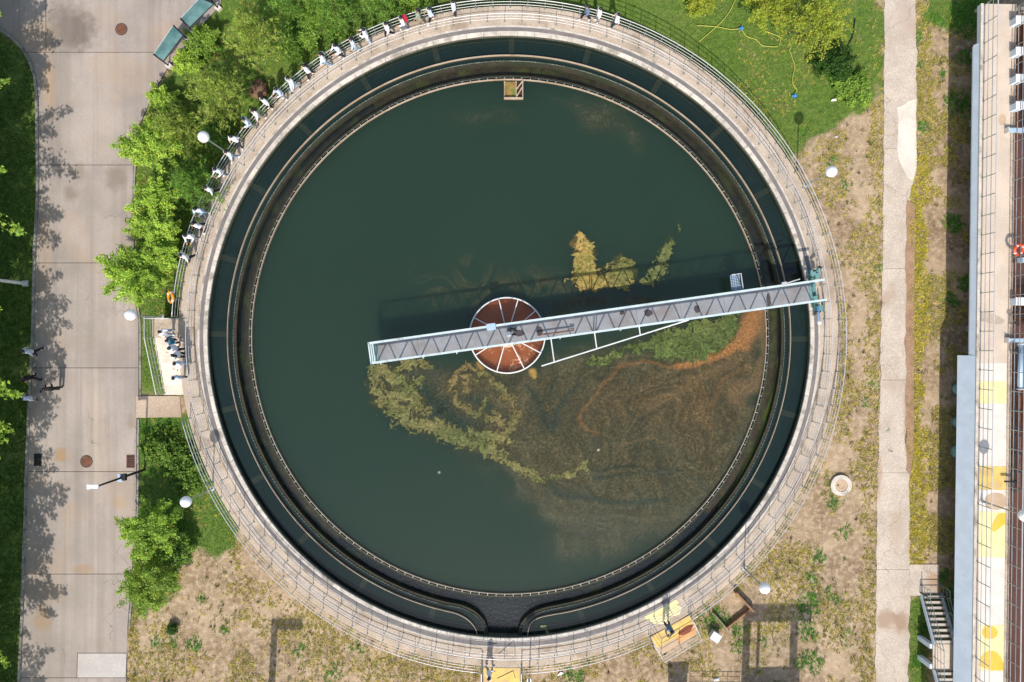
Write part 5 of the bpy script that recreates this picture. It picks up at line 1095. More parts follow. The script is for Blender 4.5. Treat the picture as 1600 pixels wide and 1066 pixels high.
# ================================================================== VEGETATION
M['leaf'] = vcol('leaves', 0.6, 0.42, 0, 20, 0.35); M['grass'] = vcol('grass_blades', 0.8, 0.25, 0, 20, 0.2); M['weedm'] = vcol('weed_leaves', 0.8, 0.25, 0, 20, 0.2)
M['bark'] = surf('bark', (98, 82, 66), 0.95, 0, 0.25, 3, 0.3, 20, 0.3)
def pal(n, cols, rng, jit=0.14):
    c = np.array([lin(x) for x in cols]); k = rng.integers(0, len(c), n); t = rng.random((n, 1)); k2 = rng.integers(0, len(c), n)
    return (c[k] * (1 - t * .5) + c[k2] * t * .5) * (1 + (rng.random((n, 1)) - 0.5) * 2 * jit)
def blocked(x, y):
    p, q = x * FOC / CAM_Z + 800, 533 - y * FOC / CAM_Z
    b = np.hypot(x - TC.x, y - TC.y) < 21.6
    kl = np.interp(q, [k[1] for k in KERB_L], [k[0] for k in KERB_L]); rr2 = np.interp(q, [k[1] for k in ROAD_R], [k[0] for k in ROAD_R])
    b |= (p > kl - 4) & (p < rr2 + 1) & (q > 24); b |= (q <= 24) & (p < rr2 + 1) & (p > -60)
    fl = np.interp(q, [k[1] for k in FL], [k[0] for k in FL]); fr = np.interp(q, [k[1] for k in FR], [k[0] for k in FR]); b |= (p > fl + 1) & (p < fr - 1)
    b |= (p > 212) & (p < 290) & (q > 618) & (q < 653); b |= (p > 1420) & (p < 1467) & (q > 881) & (q < 930)
    b |= (x > ex0 - .1) & (x < -20) & (y < yt + .1) & (y > ye); b |= p > 1545
    return b, p, q
# grass --------------------------------------------------------------
def blades(x, y, cols, rng, lmin, lmax, wd, lean=0.75, z0=-0.03):
    n = len(x); a = rng.random(n) * 2 * np.pi; L = lmin + (lmax - lmin) * rng.random(n); ln = L * lean * (0.5 + 0.7 * rng.random(n)); h = np.sqrt(np.maximum(L * L - (ln * .8) ** 2, 0.0004))
    dx, dy = np.cos(a), np.sin(a); w_ = wd * (0.7 + 0.6 * rng.random(n)); gz_ = (fbm(x * 0.55, y * 0.55, 4, 9) - 0.5) * 0.10 + z0
    v = np.empty((n, 3, 3)); v[:, 0] = np.stack([x - dy * w_, y + dx * w_, gz_], -1); v[:, 1] = np.stack([x + dy * w_, y - dx * w_, gz_], -1); v[:, 2] = np.stack([x + dx * ln, y + dy * ln, gz_ + h], -1)
    return v.reshape(-1, 3), np.arange(3 * n).reshape(-1, 3), np.repeat(cols, 3, 0)
rng = np.random.default_rng(3); N = 1150000
x = rng.uniform(-36, 36, N); y = rng.uniform(-25.5, 25.5, N); b, p, q_ = blocked(x, y); x, y, p, q_ = [a[~b] for a in (x, y, p, q_)]
g = lawn_density(p, q_); patch = fbm(x * 0.9, y * 0.9, 4, 31); keep = rng.random(len(x)) < g * (0.35 + 1.1 * smooth(0.3, 0.6, patch)); x, y, p, q_ = [a[keep] for a in (x, y, p, q_)]
tn = fbm(x * 0.35, y * 0.35, 3, 41)
cols = pal(len(x), [(98, 138, 44), (118, 156, 56), (138, 164, 70), (108, 146, 52)], rng); dry = pal(len(x), [(150, 164, 84), (140, 158, 74), (164, 166, 96)], rng)
m_ = (rng.random(len(x)) < np.clip((tn - 0.45) * 1.6, 0, 0.4) * (p > 600)) ; cols[m_] = dry[m_]
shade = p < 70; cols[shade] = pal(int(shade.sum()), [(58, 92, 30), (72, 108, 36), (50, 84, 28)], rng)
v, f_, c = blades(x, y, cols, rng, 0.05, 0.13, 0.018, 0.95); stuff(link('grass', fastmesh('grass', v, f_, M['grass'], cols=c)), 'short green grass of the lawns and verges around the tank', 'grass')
# weeds --------------------------------------------------------------
rng = np.random.default_rng(8); N = 330000
x = rng.uniform(-28, 35, N); y = rng.uniform(-25.5, 25.5, N); b, p, q_ = blocked(x, y); b &= ~((np.hypot(p - 1386, q_ - 672) < 4) | (np.hypot(p - 1391, q_ - 703) < 5) | (np.hypot(p - 1386, q_ - 890) < 4)); x, y, p, q_ = [a[~b] for a in (x, y, p, q_)]
n1 = fbm(x * 0.55, y * 0.55, 4, 111); n2 = fbm(x * 1.6, y * 1.6, 4, 112); lw = lawn_density(p, q_)
def band(v, a, b, s): return smooth(a - s, a + s, v) * smooth(b + s, b - s, v)
fl = np.interp(q_, [k[1] for k in FL], [k[0] for k in FL]); fr = np.interp(q_, [k[1] for k in FR], [k[0] for k in FR])
tr = np.hypot(x - TC.x, y - TC.y)
dens = np.zeros(len(x))
dens = np.maximum(dens, band(p, fr, fr + 24 + 16 * (n1 - .5), 7) * (0.65 + 0.9 * smooth(.35, .6, n1)) * (q_ < 925))            # right of the path
dens = np.maximum(dens, band(p, fr + 20, 1530, 6) * smooth(0.46, 0.60, n1) * 0.9 * (q_ < 925))
dens = np.maximum(dens, band(p, fl - 26 - 30 * (n1 - .5), fl, 5) * (p > 1000) * (0.30 + 0.6 * smooth(.4, .6, n2)))                  # left margin of the path
dens = np.maximum(dens, (p > 1150) * (p < 1378) * smooth(0.46, 0.66, n1) * 0.75)
dens = np.maximum(dens, (tr < 22.5) * (p > 700) * (q_ > 200) * smooth(.35, .6, n2) * 0.8)
dens = np.maximum(dens, band(p, 330, 1380, 40) * (q_ > 960) * smooth(0.38, 0.62, n1) * 0.75)
dens = np.maximum(dens, (p < 760) * (q_ > 840) * (smooth(0.55, 0.7, n1) * 0.6 + 0.04))
dens = np.maximum(dens, band(p, 200, 216, 5) * (q_ > 955) * 0.9)
green = np.zeros(len(x))
GCL = [(1265, 940, 24, 0.9), (1270, 905, 12, .9), (1258, 960, 20, .9), (1265, 1035, 22, .95), (1262, 990, 18, .9), (1280, 870, 14, .8), (1300, 930, 16, .6), (1330, 1000, 16, .5), (1150, 1010, 14, .6), (1190, 1000, 12, .6), (1320, 830, 16, .8), (245, 1003, 12, 1), (303, 1007, 12, .9), (240, 1010, 9, .9), (350, 985, 9, .8), (270, 1000, 10, .8), (315, 935, 8, .7), (895, 1060, 22, .9), (1120, 965, 26, .9), (1105, 975, 14, .9), (1150, 985, 16, .7),
       (1330, 135, 28, 1), (1300, 120, 18, .9), (1258, 205, 10, .9), (1476, 113, 8, .9), (1440, 198, 12, .7), (1443, 940, 14, .9), (1436, 1035, 16, 1), (1440, 985, 16, .9), (1300, 790, 12, .8), (1305, 760, 26, .5), (1352, 630, 8, .9), (1375, 418, 8, 1), (1391, 703, 4, 1), (1386, 672, 3, 1), (1386, 890, 5, .9), (225, 665, 14, 1),
       (470, 1020, 18, .6), (560, 1010, 16, .5), (520, 1055, 20, .6), (1365, 600, 12, .5), (1320, 290, 10, .7), (1300, 252, 9, .7), (1430, 55, 14, .9), (1462, 30, 16, .9), (1440, 100, 10, .7), (1500, 160, 26, .8), (1510, 20, 30, 1), (1512, 90, 16, .8), (1508, 445, 14, .8), (1490, 350, 16, .9), (1486, 470, 14, .9), (1470, 900, 14, 1), (1490, 940, 30, 1)]
for (a, bb, r_, s_) in GCL: green = np.maximum(green, s_ * smooth(r_ * 1.15, r_ * 0.5, np.hypot(p - a, q_ - bb) + (n2 - .5) * r_ * 1.2))
green = np.maximum(green, (lw > 0.5) * ((p > 215) & (p < 420)) * smooth(.4, .6, n1) * 0.5)
green = np.maximum(green, (tr > 21.6) * (p < 215 + 90) * (q_ > 640) * (q_ < 880) * (p > 214) * smooth(.35, .55, n2) * 0.8)
tot = np.maximum(dens, green) * (1 - 0.75 * (lw > .5) * (green < .2)); keep = rng.random(len(x)) < tot * np.where(p > fr - 5, 0.95, 0.62) * np.where((p > fr - 5) & (p < fr + 30), 1.3, 1)
x, y, p, q_, gk, n1 = [a[keep] for a in (x, y, p, q_, green, n1)]
yl_ = pal(len(x), [(206, 190, 96), (182, 176, 92), (212, 194, 84), (164, 160, 92), (190, 172, 124), (150, 146, 100)], rng, 0.2); gy_ = pal(len(x), [(98, 150, 56), (122, 168, 64), (84, 130, 58)], rng, 0.2); ye2 = pal(len(x), [(226, 206, 62), (208, 194, 70), (184, 178, 76)], rng, .15)
cw_ = np.where((gk > rng.random(len(x)) * 0.8)[:, None], gy_, yl_); bright = (p > 1418) & (p < 1452) & (q_ > 240) & (rng.random(len(x)) < 0.6) & (gk < .3); cw_[bright] = ye2[bright]
K = 6; size = (0.5 + 0.9 * rng.random(len(x)) ** 1.5)
X_ = np.repeat(x, K) + rng.normal(0, .045, len(x) * K); Y_ = np.repeat(y, K) + rng.normal(0, .045, len(x) * K); C_ = np.repeat(cw_, K, 0) * (0.8 + 0.4 * rng.random((len(x) * K, 1)))
v, f_, c = blades(X_, Y_, C_, rng, 0.07, 0.19, 0.024, 1.0, -0.03); stuff(link('weeds', fastmesh('weeds', v, f_, M['weedm'], cols=c)), 'yellow and green weeds scattered over the bare soil', 'weeds')
# taller single plants that stand out of the weeds
rng = np.random.default_rng(21); N = 9000; x = rng.uniform(-28, 34, N); y = rng.uniform(-25, 24, N); b, p, q_ = blocked(x, y); lw = lawn_density(p, q_); n1 = fbm(x * .5, y * .5, 4, 111); k = (~b) & (lw < .5) & (rng.random(N) < 0.02 + .3 * smooth(.42, .62, n1)); x, y = x[k], y[k]; n = len(x); K = 14
cc_ = pal(n, [(120, 132, 70), (98, 124, 58), (150, 142, 84), (110, 104, 72), (132, 116, 84)], rng, .2); sz = .05 + .09 * rng.random(n)
X_ = np.repeat(x, K) + rng.normal(0, 1, n * K) * np.repeat(sz, K) * .7; Y_ = np.repeat(y, K) + rng.normal(0, 1, n * K) * np.repeat(sz, K) * .7; v, f_, c = blades(X_, Y_, np.repeat(cc_, K, 0) * (.75 + .5 * rng.random((n * K, 1))), rng, 0.10, 0.26, 0.02, 0.6, -.03)
stuff(link('tall_weeds', fastmesh('tall_weeds', v, f_, M['weedm'], cols=c)), 'taller single weed tufts standing out on the bare soil', 'weeds')
# clods and stones on the bare soil ------------------------------------
rng = np.random.default_rng(15); N = 12000; x = rng.uniform(-28, 34, N); y = rng.uniform(-25, 24, N); b, p, q_ = blocked(x, y); lw = lawn_density(p, q_); n1 = fbm(x * .6, y * .6, 3, 141); k = (~b) & (lw < .4) & (rng.random(N) < 0.25 + smooth(.4, .65, n1)); x, y = x[k], y[k]; n = len(x)
r_ = 0.02 + 0.05 * rng.random(n) ** 3; oc = np.array([(1, 0, 0), (-1, 0, 0), (0, 1, 0), (0, -1, 0), (0, 0, .8), (0, 0, -.6)]); of = np.array([(0, 2, 4), (2, 1, 4), (1, 3, 4), (3, 0, 4)])
vv = np.stack([x, y, (fbm(x * .55, y * .55, 4, 9) - .5) * .10 - .03], -1)[:, None] + oc[None] * r_[:, None, None] * (0.6 + .8 * rng.random((n, 6, 1))); ff = of[None] + 6 * np.arange(n)[:, None, None]
stuff(link('soil_clods', fastmesh('soil_clods', vv.reshape(-1, 3), ff.reshape(-1, 3), M['weedm'], cols=np.repeat(pal(n, [(150, 120, 92), (128, 98, 74), (190, 172, 150), (112, 86, 64)], rng), 6, 0))), 'small clods and stones strewn on the bare soil', 'stones')

# trees --------------------------------------------------------------
def leaf_mesh(cen, nrm, size, cols, rng, ar=0.55):
    n = len(cen); r1 = rng.normal(size=(n, 3)); u = np.cross(nrm, r1); u /= np.linalg.norm(u, axis=1, keepdims=True) + 1e-9; w_ = np.cross(nrm, u); s = size[:, None]
    v = np.stack([cen + u * s, cen + w_ * s * ar, cen - u * s, cen - w_ * s * ar], 1); v[:, 0, 2] -= s[:, 0] * .25; v[:, 2, 2] -= s[:, 0] * .25
    return v.reshape(-1, 3), np.arange(4 * n).reshape(-1, 4), np.repeat(cols, 4, 0)
def trunk_parts(t, base_, top, r, limbs, rr):
    q = MB(); pts = []; 
    for k in range(6): f = k / 5; pts.append((base_[0] + (top[0] - base_[0]) * f + rr.uniform(-.05, .05), base_[1] + (top[1] - base_[1]) * f + rr.uniform(-.05, .05), base_[2] + (top[2] - base_[2]) * f))
    q.tube(pts, r, 8, rs=[r * (1 - .6 * k / 5) for k in range(6)])
    for e in limbs:
        s = pts[rr.randint(2, 4)]; mid = tuple((s[i] + e[i]) / 2 + rr.uniform(-.1, .1) for i in range(3)); q.tube([s, mid, e], r * .4, 5, rs=[r * .42, r * .28, r * .10])
    q.build('trunk', M['bark'], t)
def broadleaf(px_, py_, zc, Rr, cols, label, n=5200, seed=0, group=None, name='broadleaf_tree', flat=0.75, ls=0.068, cat='tree', yoff=None):
    rng = np.random.default_rng(seed); rr = random.Random(seed); c = P(px_, py_, zc); t = thing(name, label, cat, (c.x, c.y, 0), 0, group)
    n = int(n * 2.3); ns = int(34 + 26 * Rr); az = rng.random(ns) * 2 * np.pi; el = np.arcsin(rng.uniform(-.25, 1.0, ns)); lobe = 0.72 + .56 * fbm(np.cos(az) * 1.6 + seed * 3.1, np.sin(az) * 1.6, 3, seed)
    sdir = np.stack([np.cos(az) * np.cos(el), np.sin(az) * np.cos(el), np.sin(el) * flat], -1); L = Rr * lobe * rng.uniform(.6, 1.12, ns); core = np.array([0, 0, zc - .25 * Rr * flat]) + rng.normal(size=(ns, 3)) * Rr * np.array([.16, .16, .08])
    bl = core + sdir * L[:, None]; k = rng.choice(ns, n, p=L ** 2 / (L ** 2).sum()); t_ = rng.random(n) ** .62 * .8 + .22; sag = np.array([0, 0, -.12]) * (t_ ** 2 * L[k])[:, None]
    cen = core[k] + sdir[k] * (L[k] * t_)[:, None] + sag + rng.normal(size=(n, 3)) * (.06 + .11 * Rr * (1.1 - t_))[:, None] * np.array([1, 1, .8]); cen[:, 2] = np.maximum(cen[:, 2], .10)
    nm = sdir[k] * .35 + rng.normal(size=(n, 3)) * .55 + np.array([0, 0, .7]); nm /= np.linalg.norm(nm, axis=1, keepdims=True)
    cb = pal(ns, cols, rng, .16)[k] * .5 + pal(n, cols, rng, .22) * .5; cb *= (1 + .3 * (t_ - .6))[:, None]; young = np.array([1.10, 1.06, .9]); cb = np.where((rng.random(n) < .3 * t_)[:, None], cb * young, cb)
    old = rng.random(n) < .03; cb[old] = cb[old] * np.array([1.3, .8, .6])
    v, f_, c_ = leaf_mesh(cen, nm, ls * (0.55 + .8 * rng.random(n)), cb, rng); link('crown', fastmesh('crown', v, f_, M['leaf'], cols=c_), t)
    trunk_parts(t, (0, 0, -.05), (0, 0, zc * .8), .05 + .035 * Rr, [tuple(b) for b in bl[::max(1, ns // 14)] * .92 + np.array([0, 0, zc * .08])], rr); return t
def pine(px_, py_, zt, Rr, cols, label, seed=0, group='young pines', name='pine_tree', nb=64, per=15):
    rng = np.random.default_rng(seed); rr = random.Random(seed); c = P(px_, py_, zt * .62); t = thing(name, label, 'tree', (c.x, c.y, 0), 0, group); cen = []; ax = []; limbs = []
    for k in range(nb):
        f = k / nb; z0 = zt * (0.25 + .68 * f); L = Rr * (1 - f ** 1.7 * .85) * rng.uniform(.6, 1.08); a = k * 2.39996 + rng.normal() * .25; rise = rng.uniform(.1, .5)
        e = np.array([L * np.cos(a), L * np.sin(a), z0 + L * rise]); s = np.array([0, 0, z0]); limbs.append((s, e))
        for j in range(per):
            u = .28 + .74 * (j + rng.random()) / per; p_ = s + (e - s) * min(u, 1.02) + rng.normal(size=3) * np.array([.10, .10, .06]) * (1 + L * .35); cen.append(p_); d = (e - s) / np.linalg.norm(e - s); ax.append(d)
    cen = np.array(cen); ax = np.array(ax); n = len(cen); NN = 9; cc = np.repeat(cen, NN, 0); aa = np.repeat(ax, NN, 0) * .5 + rng.normal(size=(n * NN, 3)) * .75 + np.array([0, 0, .35]); aa /= np.linalg.norm(aa, axis=1, keepdims=True)
    L = 0.17 + .12 * rng.random(n * NN); sd_ = np.cross(aa, rng.normal(size=(n * NN, 3))); sd_ /= np.linalg.norm(sd_, axis=1, keepdims=True); w_ = .022
    v = np.stack([cc - sd_ * w_, cc + sd_ * w_, cc + aa * L[:, None]], 1).reshape(-1, 3); col_ = np.repeat(pal(n, cols, rng, .2), NN, 0) * (.8 + .4 * rng.random((n * NN, 1)))
    link('crown', fastmesh('crown', v, np.arange(3 * n * NN).reshape(-1, 3), M['leaf'], cols=np.repeat(col_, 3, 0)), t)
    q = MB(); q.tube([(0, 0, -.05), (0, 0, zt * .5), (0, 0, zt)], .1, 8, rs=[.06 + .02 * Rr, .05, .012])
    for s, e in limbs[::2]: q.tube([tuple(s), tuple(e)], .02, 4, rs=[.028, .008])
    q.build('trunk', M['bark'], t); return t
PINE = [(160, 184, 76), (184, 202, 94), (136, 166, 68), (198, 208, 112)]; PINED = [(128, 170, 72), (152, 188, 82), (106, 148, 62)]
BR = [(186, 216, 84), (210, 234, 112), (158, 194, 74), (122, 156, 60)]; MID = [(144, 178, 74), (168, 200, 88), (118, 152, 62)]; DK = [(62, 98, 36), (78, 116, 42), (52, 86, 32)]; YEL = [(168, 180, 60), (184, 192, 76), (146, 162, 58)]
pine(397, 56, 5.0, 2.5, PINE, 'yellow green pine right of the glass notice boards', 1)
pine(338, 148, 4.8, 2.4, PINE, 'large spreading pine left of the upper left globe lamp', 2)
pine(272, 200, 4.0, 1.9, PINE, 'small pine close to the road at its narrowing', 3)
pine(302, 290, 4.0, 2.1, PINED, 'dark green pine behind the bright roadside shrubs', 4)
pine(520, 4, 4.6, 2.3, PINED, 'dark pine behind the walkway at the top edge', 5)
pine(600, -6, 3.8, 1.7, PINED, 'small dark pine at the top edge near the red backpack visitor', 6)
pine(448, -4, 4.4, 2.2, PINED, 'pine cut by the top edge left of centre', 7)
pine(448, 70, 2.6, 1.1, PINED, 'low pine between walkway and larger pines', 8)
pine(338, 212, 2.6, 1.0, DK, 'low dark pine beside the upper left globe lamp', 9)
broadleaf(226, 226, 2.8, 1.75, BR, 'bright green leafy shrub overhanging the road, uppermost', 4800, 11, 'bright roadside shrubs')
broadleaf(236, 305, 2.6, 1.35, BR, 'bright green leafy shrub second from the top along the road', 3600, 12, 'bright roadside shrubs')
broadleaf(238, 352, 2.6, 1.5, BR, 'bright green leafy shrub third from the top along the road', 4200, 13, 'bright roadside shrubs')
broadleaf(242, 396, 2.6, 1.3, BR, 'bright green leafy shrub fourth from the top along the road', 3800, 14, 'bright roadside shrubs')
broadleaf(207, 434, 3.0, 1.85, BR, 'largest bright green tree leaning over the road', 6000, 15, 'bright roadside shrubs')
broadleaf(237, 430, 2.3, 1.0, BR + YEL[:1], 'yellowish green shrub against the left railing above the orange life ring', 3800, 16, 'bright roadside shrubs')
broadleaf(290, 96, 1.2, 0.9, BR, 'small bright shrub below the glass notice board', 2000, 17, None, 'shrub', cat='shrub')
broadleaf(312, 62, 1.2, 1.0, MID, 'green shrub directly behind the glass notice boards', 2200, 18, None, 'shrub', cat='shrub')
broadleaf(250, 150, 1.0, 0.9, BR, 'low bright shrub on the grass edge above the small pine', 2000, 19, None, 'shrub', cat='shrub')
broadleaf(498, 30, 1.4, 1.6, MID, 'rounded green shrub under the pines at the top', 3600, 20, None, 'shrub', cat='shrub')
broadleaf(655, -12, 1.4, 1.1, MID, 'green shrub touching the top edge left of centre', 2800, 21, None, 'shrub', cat='shrub')
broadleaf(228, 828, 2.5, 1.85, MID + BR[:1], 'leafy green tree over the road edge, lower left', 6000, 22, None, 'broadleaf_tree')
broadleaf(222, 915, 1.9, 1.7, MID + YEL[2:], 'straggly yellowish shrub at the road edge, lower left', 3600, 23, None, 'shrub', cat='shrub')
broadleaf(272, 862, 1.2, 1.1, DK + MID, 'dark shrub between lower left tree and tank', 2600, 24, None, 'shrub', cat='shrub')
broadleaf(300, 735, 0.5, 1.7, DK + MID, 'low dark green ground shrub beside the lower left railing', 3600, 25, None, 'shrub', .35, .09, 'shrub')
broadleaf(250, 700, 0.45, 1.4, DK + MID, 'low dark shrub behind the solar street light', 2600, 26, None, 'shrub', .35, .09, 'shrub')
broadleaf(1284, 33, 3.4, 2.0, YEL, 'yellow green tree on the upper right lawn', 1900, 27, None, 'broadleaf_tree', .6)
broadleaf(1204, -2, 2.2, 1.7, YEL, 'yellowish tree cut by the top edge above the lawn', 3200, 28, None, 'broadleaf_tree')
broadleaf(1302, 96, 0.9, 1.25, DK, 'dark green bush below the yellow green tree', 3400, 29, None, 'shrub', .6, .08, 'shrub')
broadleaf(1334, 136, 0.5, 1.15, MID, 'low bright ground shrub right of the dark bush', 2400, 30, None, 'shrub', .4, .08, 'shrub')
broadleaf(1100, -8, 1.2, 1.2, YEL, 'pale shrub at the top edge beside the yellow hose', 1800, 31, None, 'shrub', cat='shrub')
broadleaf(268, 985, .35, .35, DK, 'small dark weed bush on the soil, lower left', 500, 32, None, 'shrub', .8, .06, 'shrub')
# root ball with burlap
p = P(404, 140, .4); rbt = thing('dead_root_ball', 'brown withered root ball beside the upper left railing', 'stump', (p.x, p.y, 0))
q = MB(); q.sphere((0, 0, .3), .62, 14, 9, sc=(1, 1.1, .7)); q.v = [(x * (1 + .12 * math.sin(7 * x + 5 * y)), y * (1 + .12 * math.sin(6 * y + 9 * z)), z) for x, y, z in q.v]; q.build('root_ball', surf('burlap', (122, 92, 72), .95, 0, .25, 3, .35, 14, .5, (84, 62, 48), 2, .45, .65), rbt)
q = MB(); [q.tube([(0, 0, .5), (math.cos(a) * .4, math.sin(a) * .4, .8), (math.cos(a) * .75, math.sin(a) * .75, .72 + .2 * math.sin(3 * a))], .03, 5) for a in (0.3, 1.2, 2.4, 3.6, 5.0)]; q.build('dry_twig', M['bark'], rbt)
# row of street trees on the left verge: their crowns hang at the picture edge and shade the road
ORD = ['first', 'second', 'third', 'fourth', 'fifth', 'sixth', 'seventh', 'eighth', 'ninth', 'tenth', 'eleventh', 'twelfth', 'thirteenth']
def row_px(wx, wy, z): return wx * FOC / (CAM_Z - z) + 800, 533 - wy * FOC / (CAM_Z - z)
for k, (wy, wx, rr_, zc) in enumerate(((21.0, -35.7, 4.2, 6.2), (14.6, -35.0, 4.4, 6.3), (8.4, -35.0, 4.5, 6.4), (2.6, -35.0, 4.2, 6.2), (-3.4, -35.0, 4.6, 6.4), (-9.6, -35.0, 4.4, 6.3), (-15.8, -35.0, 4.6, 6.4), (-21.8, -35.8, 4.2, 6.2), (-28.0, -36.0, 4.2, 6.2))):
    a_, b_ = row_px(wx, wy, zc); broadleaf(a_, b_, zc, rr_, MID + BR[:1], ORD[k] + ' street tree from the top in the row along the left verge', 8200, 60 + k, 'street trees on the left verge', 'street_tree', .55, .12)
# ================================================================== PEOPLE
SKIN = surf('skin', (206, 158, 128), .6, 0, .05, 4, 0, 20, 0); HAIR = surf('black_hair', (30, 26, 26), .5, 0, .15, 8, .1, 40, .1); SHOE_W = surf('white_shoes', (226, 224, 220), .6, 0, .04, 4, 0, 20, 0); SHOE_D = surf('dark_shoes', (40, 36, 34), .6, 0, .1, 4, 0, 20, 0)
CL = {k: surf('cloth_' + k, c, .9, 0, .07, 5, .06, 60, .1) for k, c in dict(white=(236, 238, 244), paleblue=(200, 214, 232), black=(30, 30, 34), jeans=(140, 174, 200), navy=(44, 48, 62), grey=(140, 142, 146), sage=(150, 156, 140), teal=(70, 128, 150), khaki=(170, 156, 134), red=(196, 34, 56), steel=(104, 122, 146)).items()}
def body_mesh(pose):
    """one continuous skinned figure, 1.70 m, facing +Y; returns mesh with slots skin, shirt, trousers, shoes"""
    st_ = pose.get('stride', 0.0); bend = pose.get('bend', 0.0)
    J = {}; R_ = {}; E = []
    def v(n, p, r, par=None):
        J[n] = Vector(p); R_[n] = r
        if par: E.append((par, n))
    sp = lambda z, y=0: Vector((0, y + math.sin(bend) * (z - .92), .92 + math.cos(bend) * (z - .92)))
    v('pelvis', (0, 0, .92), (.185, .15)); v('waist', sp(1.06), (.185, .145), 'pelvis'); v('chest', sp(1.26), (.20, .15), 'waist'); v('upper', sp(1.38), (.18, .125), 'chest'); v('neck', sp(1.47), (.055, .055), 'upper'); v('skull', sp(1.56, .015), (.082, .095), 'neck'); v('crown', sp(1.655, .01), (.07, .085), 'skull')
    for s, L in ((-1, 'l'), (1, 'r')):
        f = st_ * s
        v('hip' + L, (s * .095, 0, .86), (.11, .115), 'pelvis'); v('knee' + L, (s * .105, f * .55 + .03, .48), (.08, .085), 'hip' + L); v('ank' + L, (s * .11, f * 1.0 - .03, .09 + max(0, -f) * .12), (.055, .058), 'knee' + L); v('toe' + L, (s * .125, f * 1.0 + .15, .045 + max(0, -f) * .02), (.042, .032), 'ank' + L)
        sh = sp(1.395); v('sho' + L, (s * .175, sh.y, sh.z), (.085, .085), 'upper')
        el, wr_ = pose['arms'][0 if s < 0 else 1]; v('elb' + L, (s * (.215 + el[0]), sh.y + el[1], sh.z + el[2]), (.065, .065), 'sho' + L); e = J['elb' + L]
        v('wri' + L, (e.x + s * wr_[0], e.y + wr_[1], e.z + wr_[2]), (.031, .031), 'elb' + L); d = (J['wri' + L] - e).normalized(); h = J['wri' + L] + d * .075; v('hand' + L, h, (.034, .022), 'wri' + L)
    names = list(J); me = bpy.data.meshes.new('b'); me.from_pydata([J[n] for n in names], [(names.index(a), names.index(b)) for a, b in E], []); ob = bpy.data.objects.new('b', me); COL.objects.link(ob)
    sk = ob.modifiers.new('s', 'SKIN'); sk.use_smooth_shade = True; me = ob.data
    if not me.skin_vertices:
        bmx = bmesh.new(); bmx.from_mesh(me); bmx.verts.layers.skin.verify(); bmx.to_mesh(me); bmx.free()
    for i, n in enumerate(names): me.skin_vertices[0].data[i].radius = R_[n]; me.skin_vertices[0].data[i].use_root = (n == 'pelvis')
    su = ob.modifiers.new('u', 'SUBSURF'); su.levels = 1; su.render_levels = 1
    dg = bpy.context.evaluated_depsgraph_get(); out = bpy.data.meshes.new_from_object(ob.evaluated_get(dg)); bpy.data.objects.remove(ob)
    # fingers and face, joined into the same mesh
    bm = bmesh.new(); bm.from_mesh(out)
    def cone(a, b, r0, r1):
        q = MB(); q.tube([a, (Vector(a) + Vector(b)) / 2 + Vector((0, 0, -.004)), b], r0, 5, rs=[r0, r0 * .95, r1]); vs = [bm.verts.new(p) for p in q.v]; [bm.faces.new([vs[i] for i in f]) for f in q.f]
    for L, s in (('l', -1), ('r', 1)):
        h = J['hand' + L]; d = (h - J['wri' + L]).normalized(); sd2 = d.cross(Vector((0, 1, .3))).normalized() if abs(d.z) > .6 else d.cross(Vector((0, 0, 1))).normalized()
        for k, ln in enumerate((.062, .074, .070, .052)):
            b0 = h + sd2 * (k - 1.5) * .02; m0 = b0 + d * ln * .8; cone(b0, m0 + Vector((0, .012, -.012)), .010, .007)
        th = h - d * .03; cone(th - sd2 * s * .02, th + d * .05 - sd2 * s * .055, .011, .008)
    hd = J['skull']; cone(hd + Vector((0, .085, .0)), hd + Vector((0, .118, -.018)), .016, .012)
    for s in (-1, 1): cone(hd + Vector((s * .078, -.005, .02)), hd + Vector((s * .09, -.012, -.02)), .016, .012); cone(hd + Vector((s * .032, .09, .028)), hd + Vector((s * .032, .1, .026)), .011, .009)
    bm.to_mesh(out); bm.free()
    segs = [(a, b) for a, b in E]; mi = []
    sleeve = pose.get('long', True)
    for pl in out.polygons:
        c = Vector(pl.center); best = None
        for a, b in segs:
            A, B = J[a], J[b]; d = B - A; t = max(0, min(1, (c - A).dot(d) / max(d.length_squared, 1e-9))); ds = (c - A - d * t).length / (R_[a][0] * (1 - t) + R_[b][0] * t)
            if best is None or ds < best[0]: best = (ds, a, b, t)
        b = best[2]
        if b in ('neck', 'skull', 'crown') or b.startswith('hand'): m = 0
        elif b.startswith('wri'): m = 1 if (sleeve and best[3] < .85) else 0
        elif b.startswith(('waist', 'chest', 'upper', 'sho', 'elb')): m = 1
        elif b.startswith('toe'): m = 3
        elif b.startswith('ank') and best[3] > .93: m = 3
        else: m = 2
        if m == 2 and c.z > .90: m = 1
        mi.append(m)
    for mt in (SKIN, CL['white'], CL['black'], SHOE_W): out.materials.append(mt)
    out.polygons.foreach_set('material_index', mi); out.polygons.foreach_set('use_smooth', [True] * len(mi)); out.update()
    return out, sp
SIDE = ((.02, 0.0, -.29), (.0, .06, -.25)); SW1 = ((.02, .12, -.26), (.0, .12, -.21)); SW2 = ((.02, -.13, -.26), (.0, -.02, -.24)); FWD = ((.01, .10, -.26), (-.08, .22, .04)); PHO = ((.0, .16, -.22), (-.10, .16, .22)); RAIL_ = ((.05, .22, -.18), (-.03, .22, -.05))
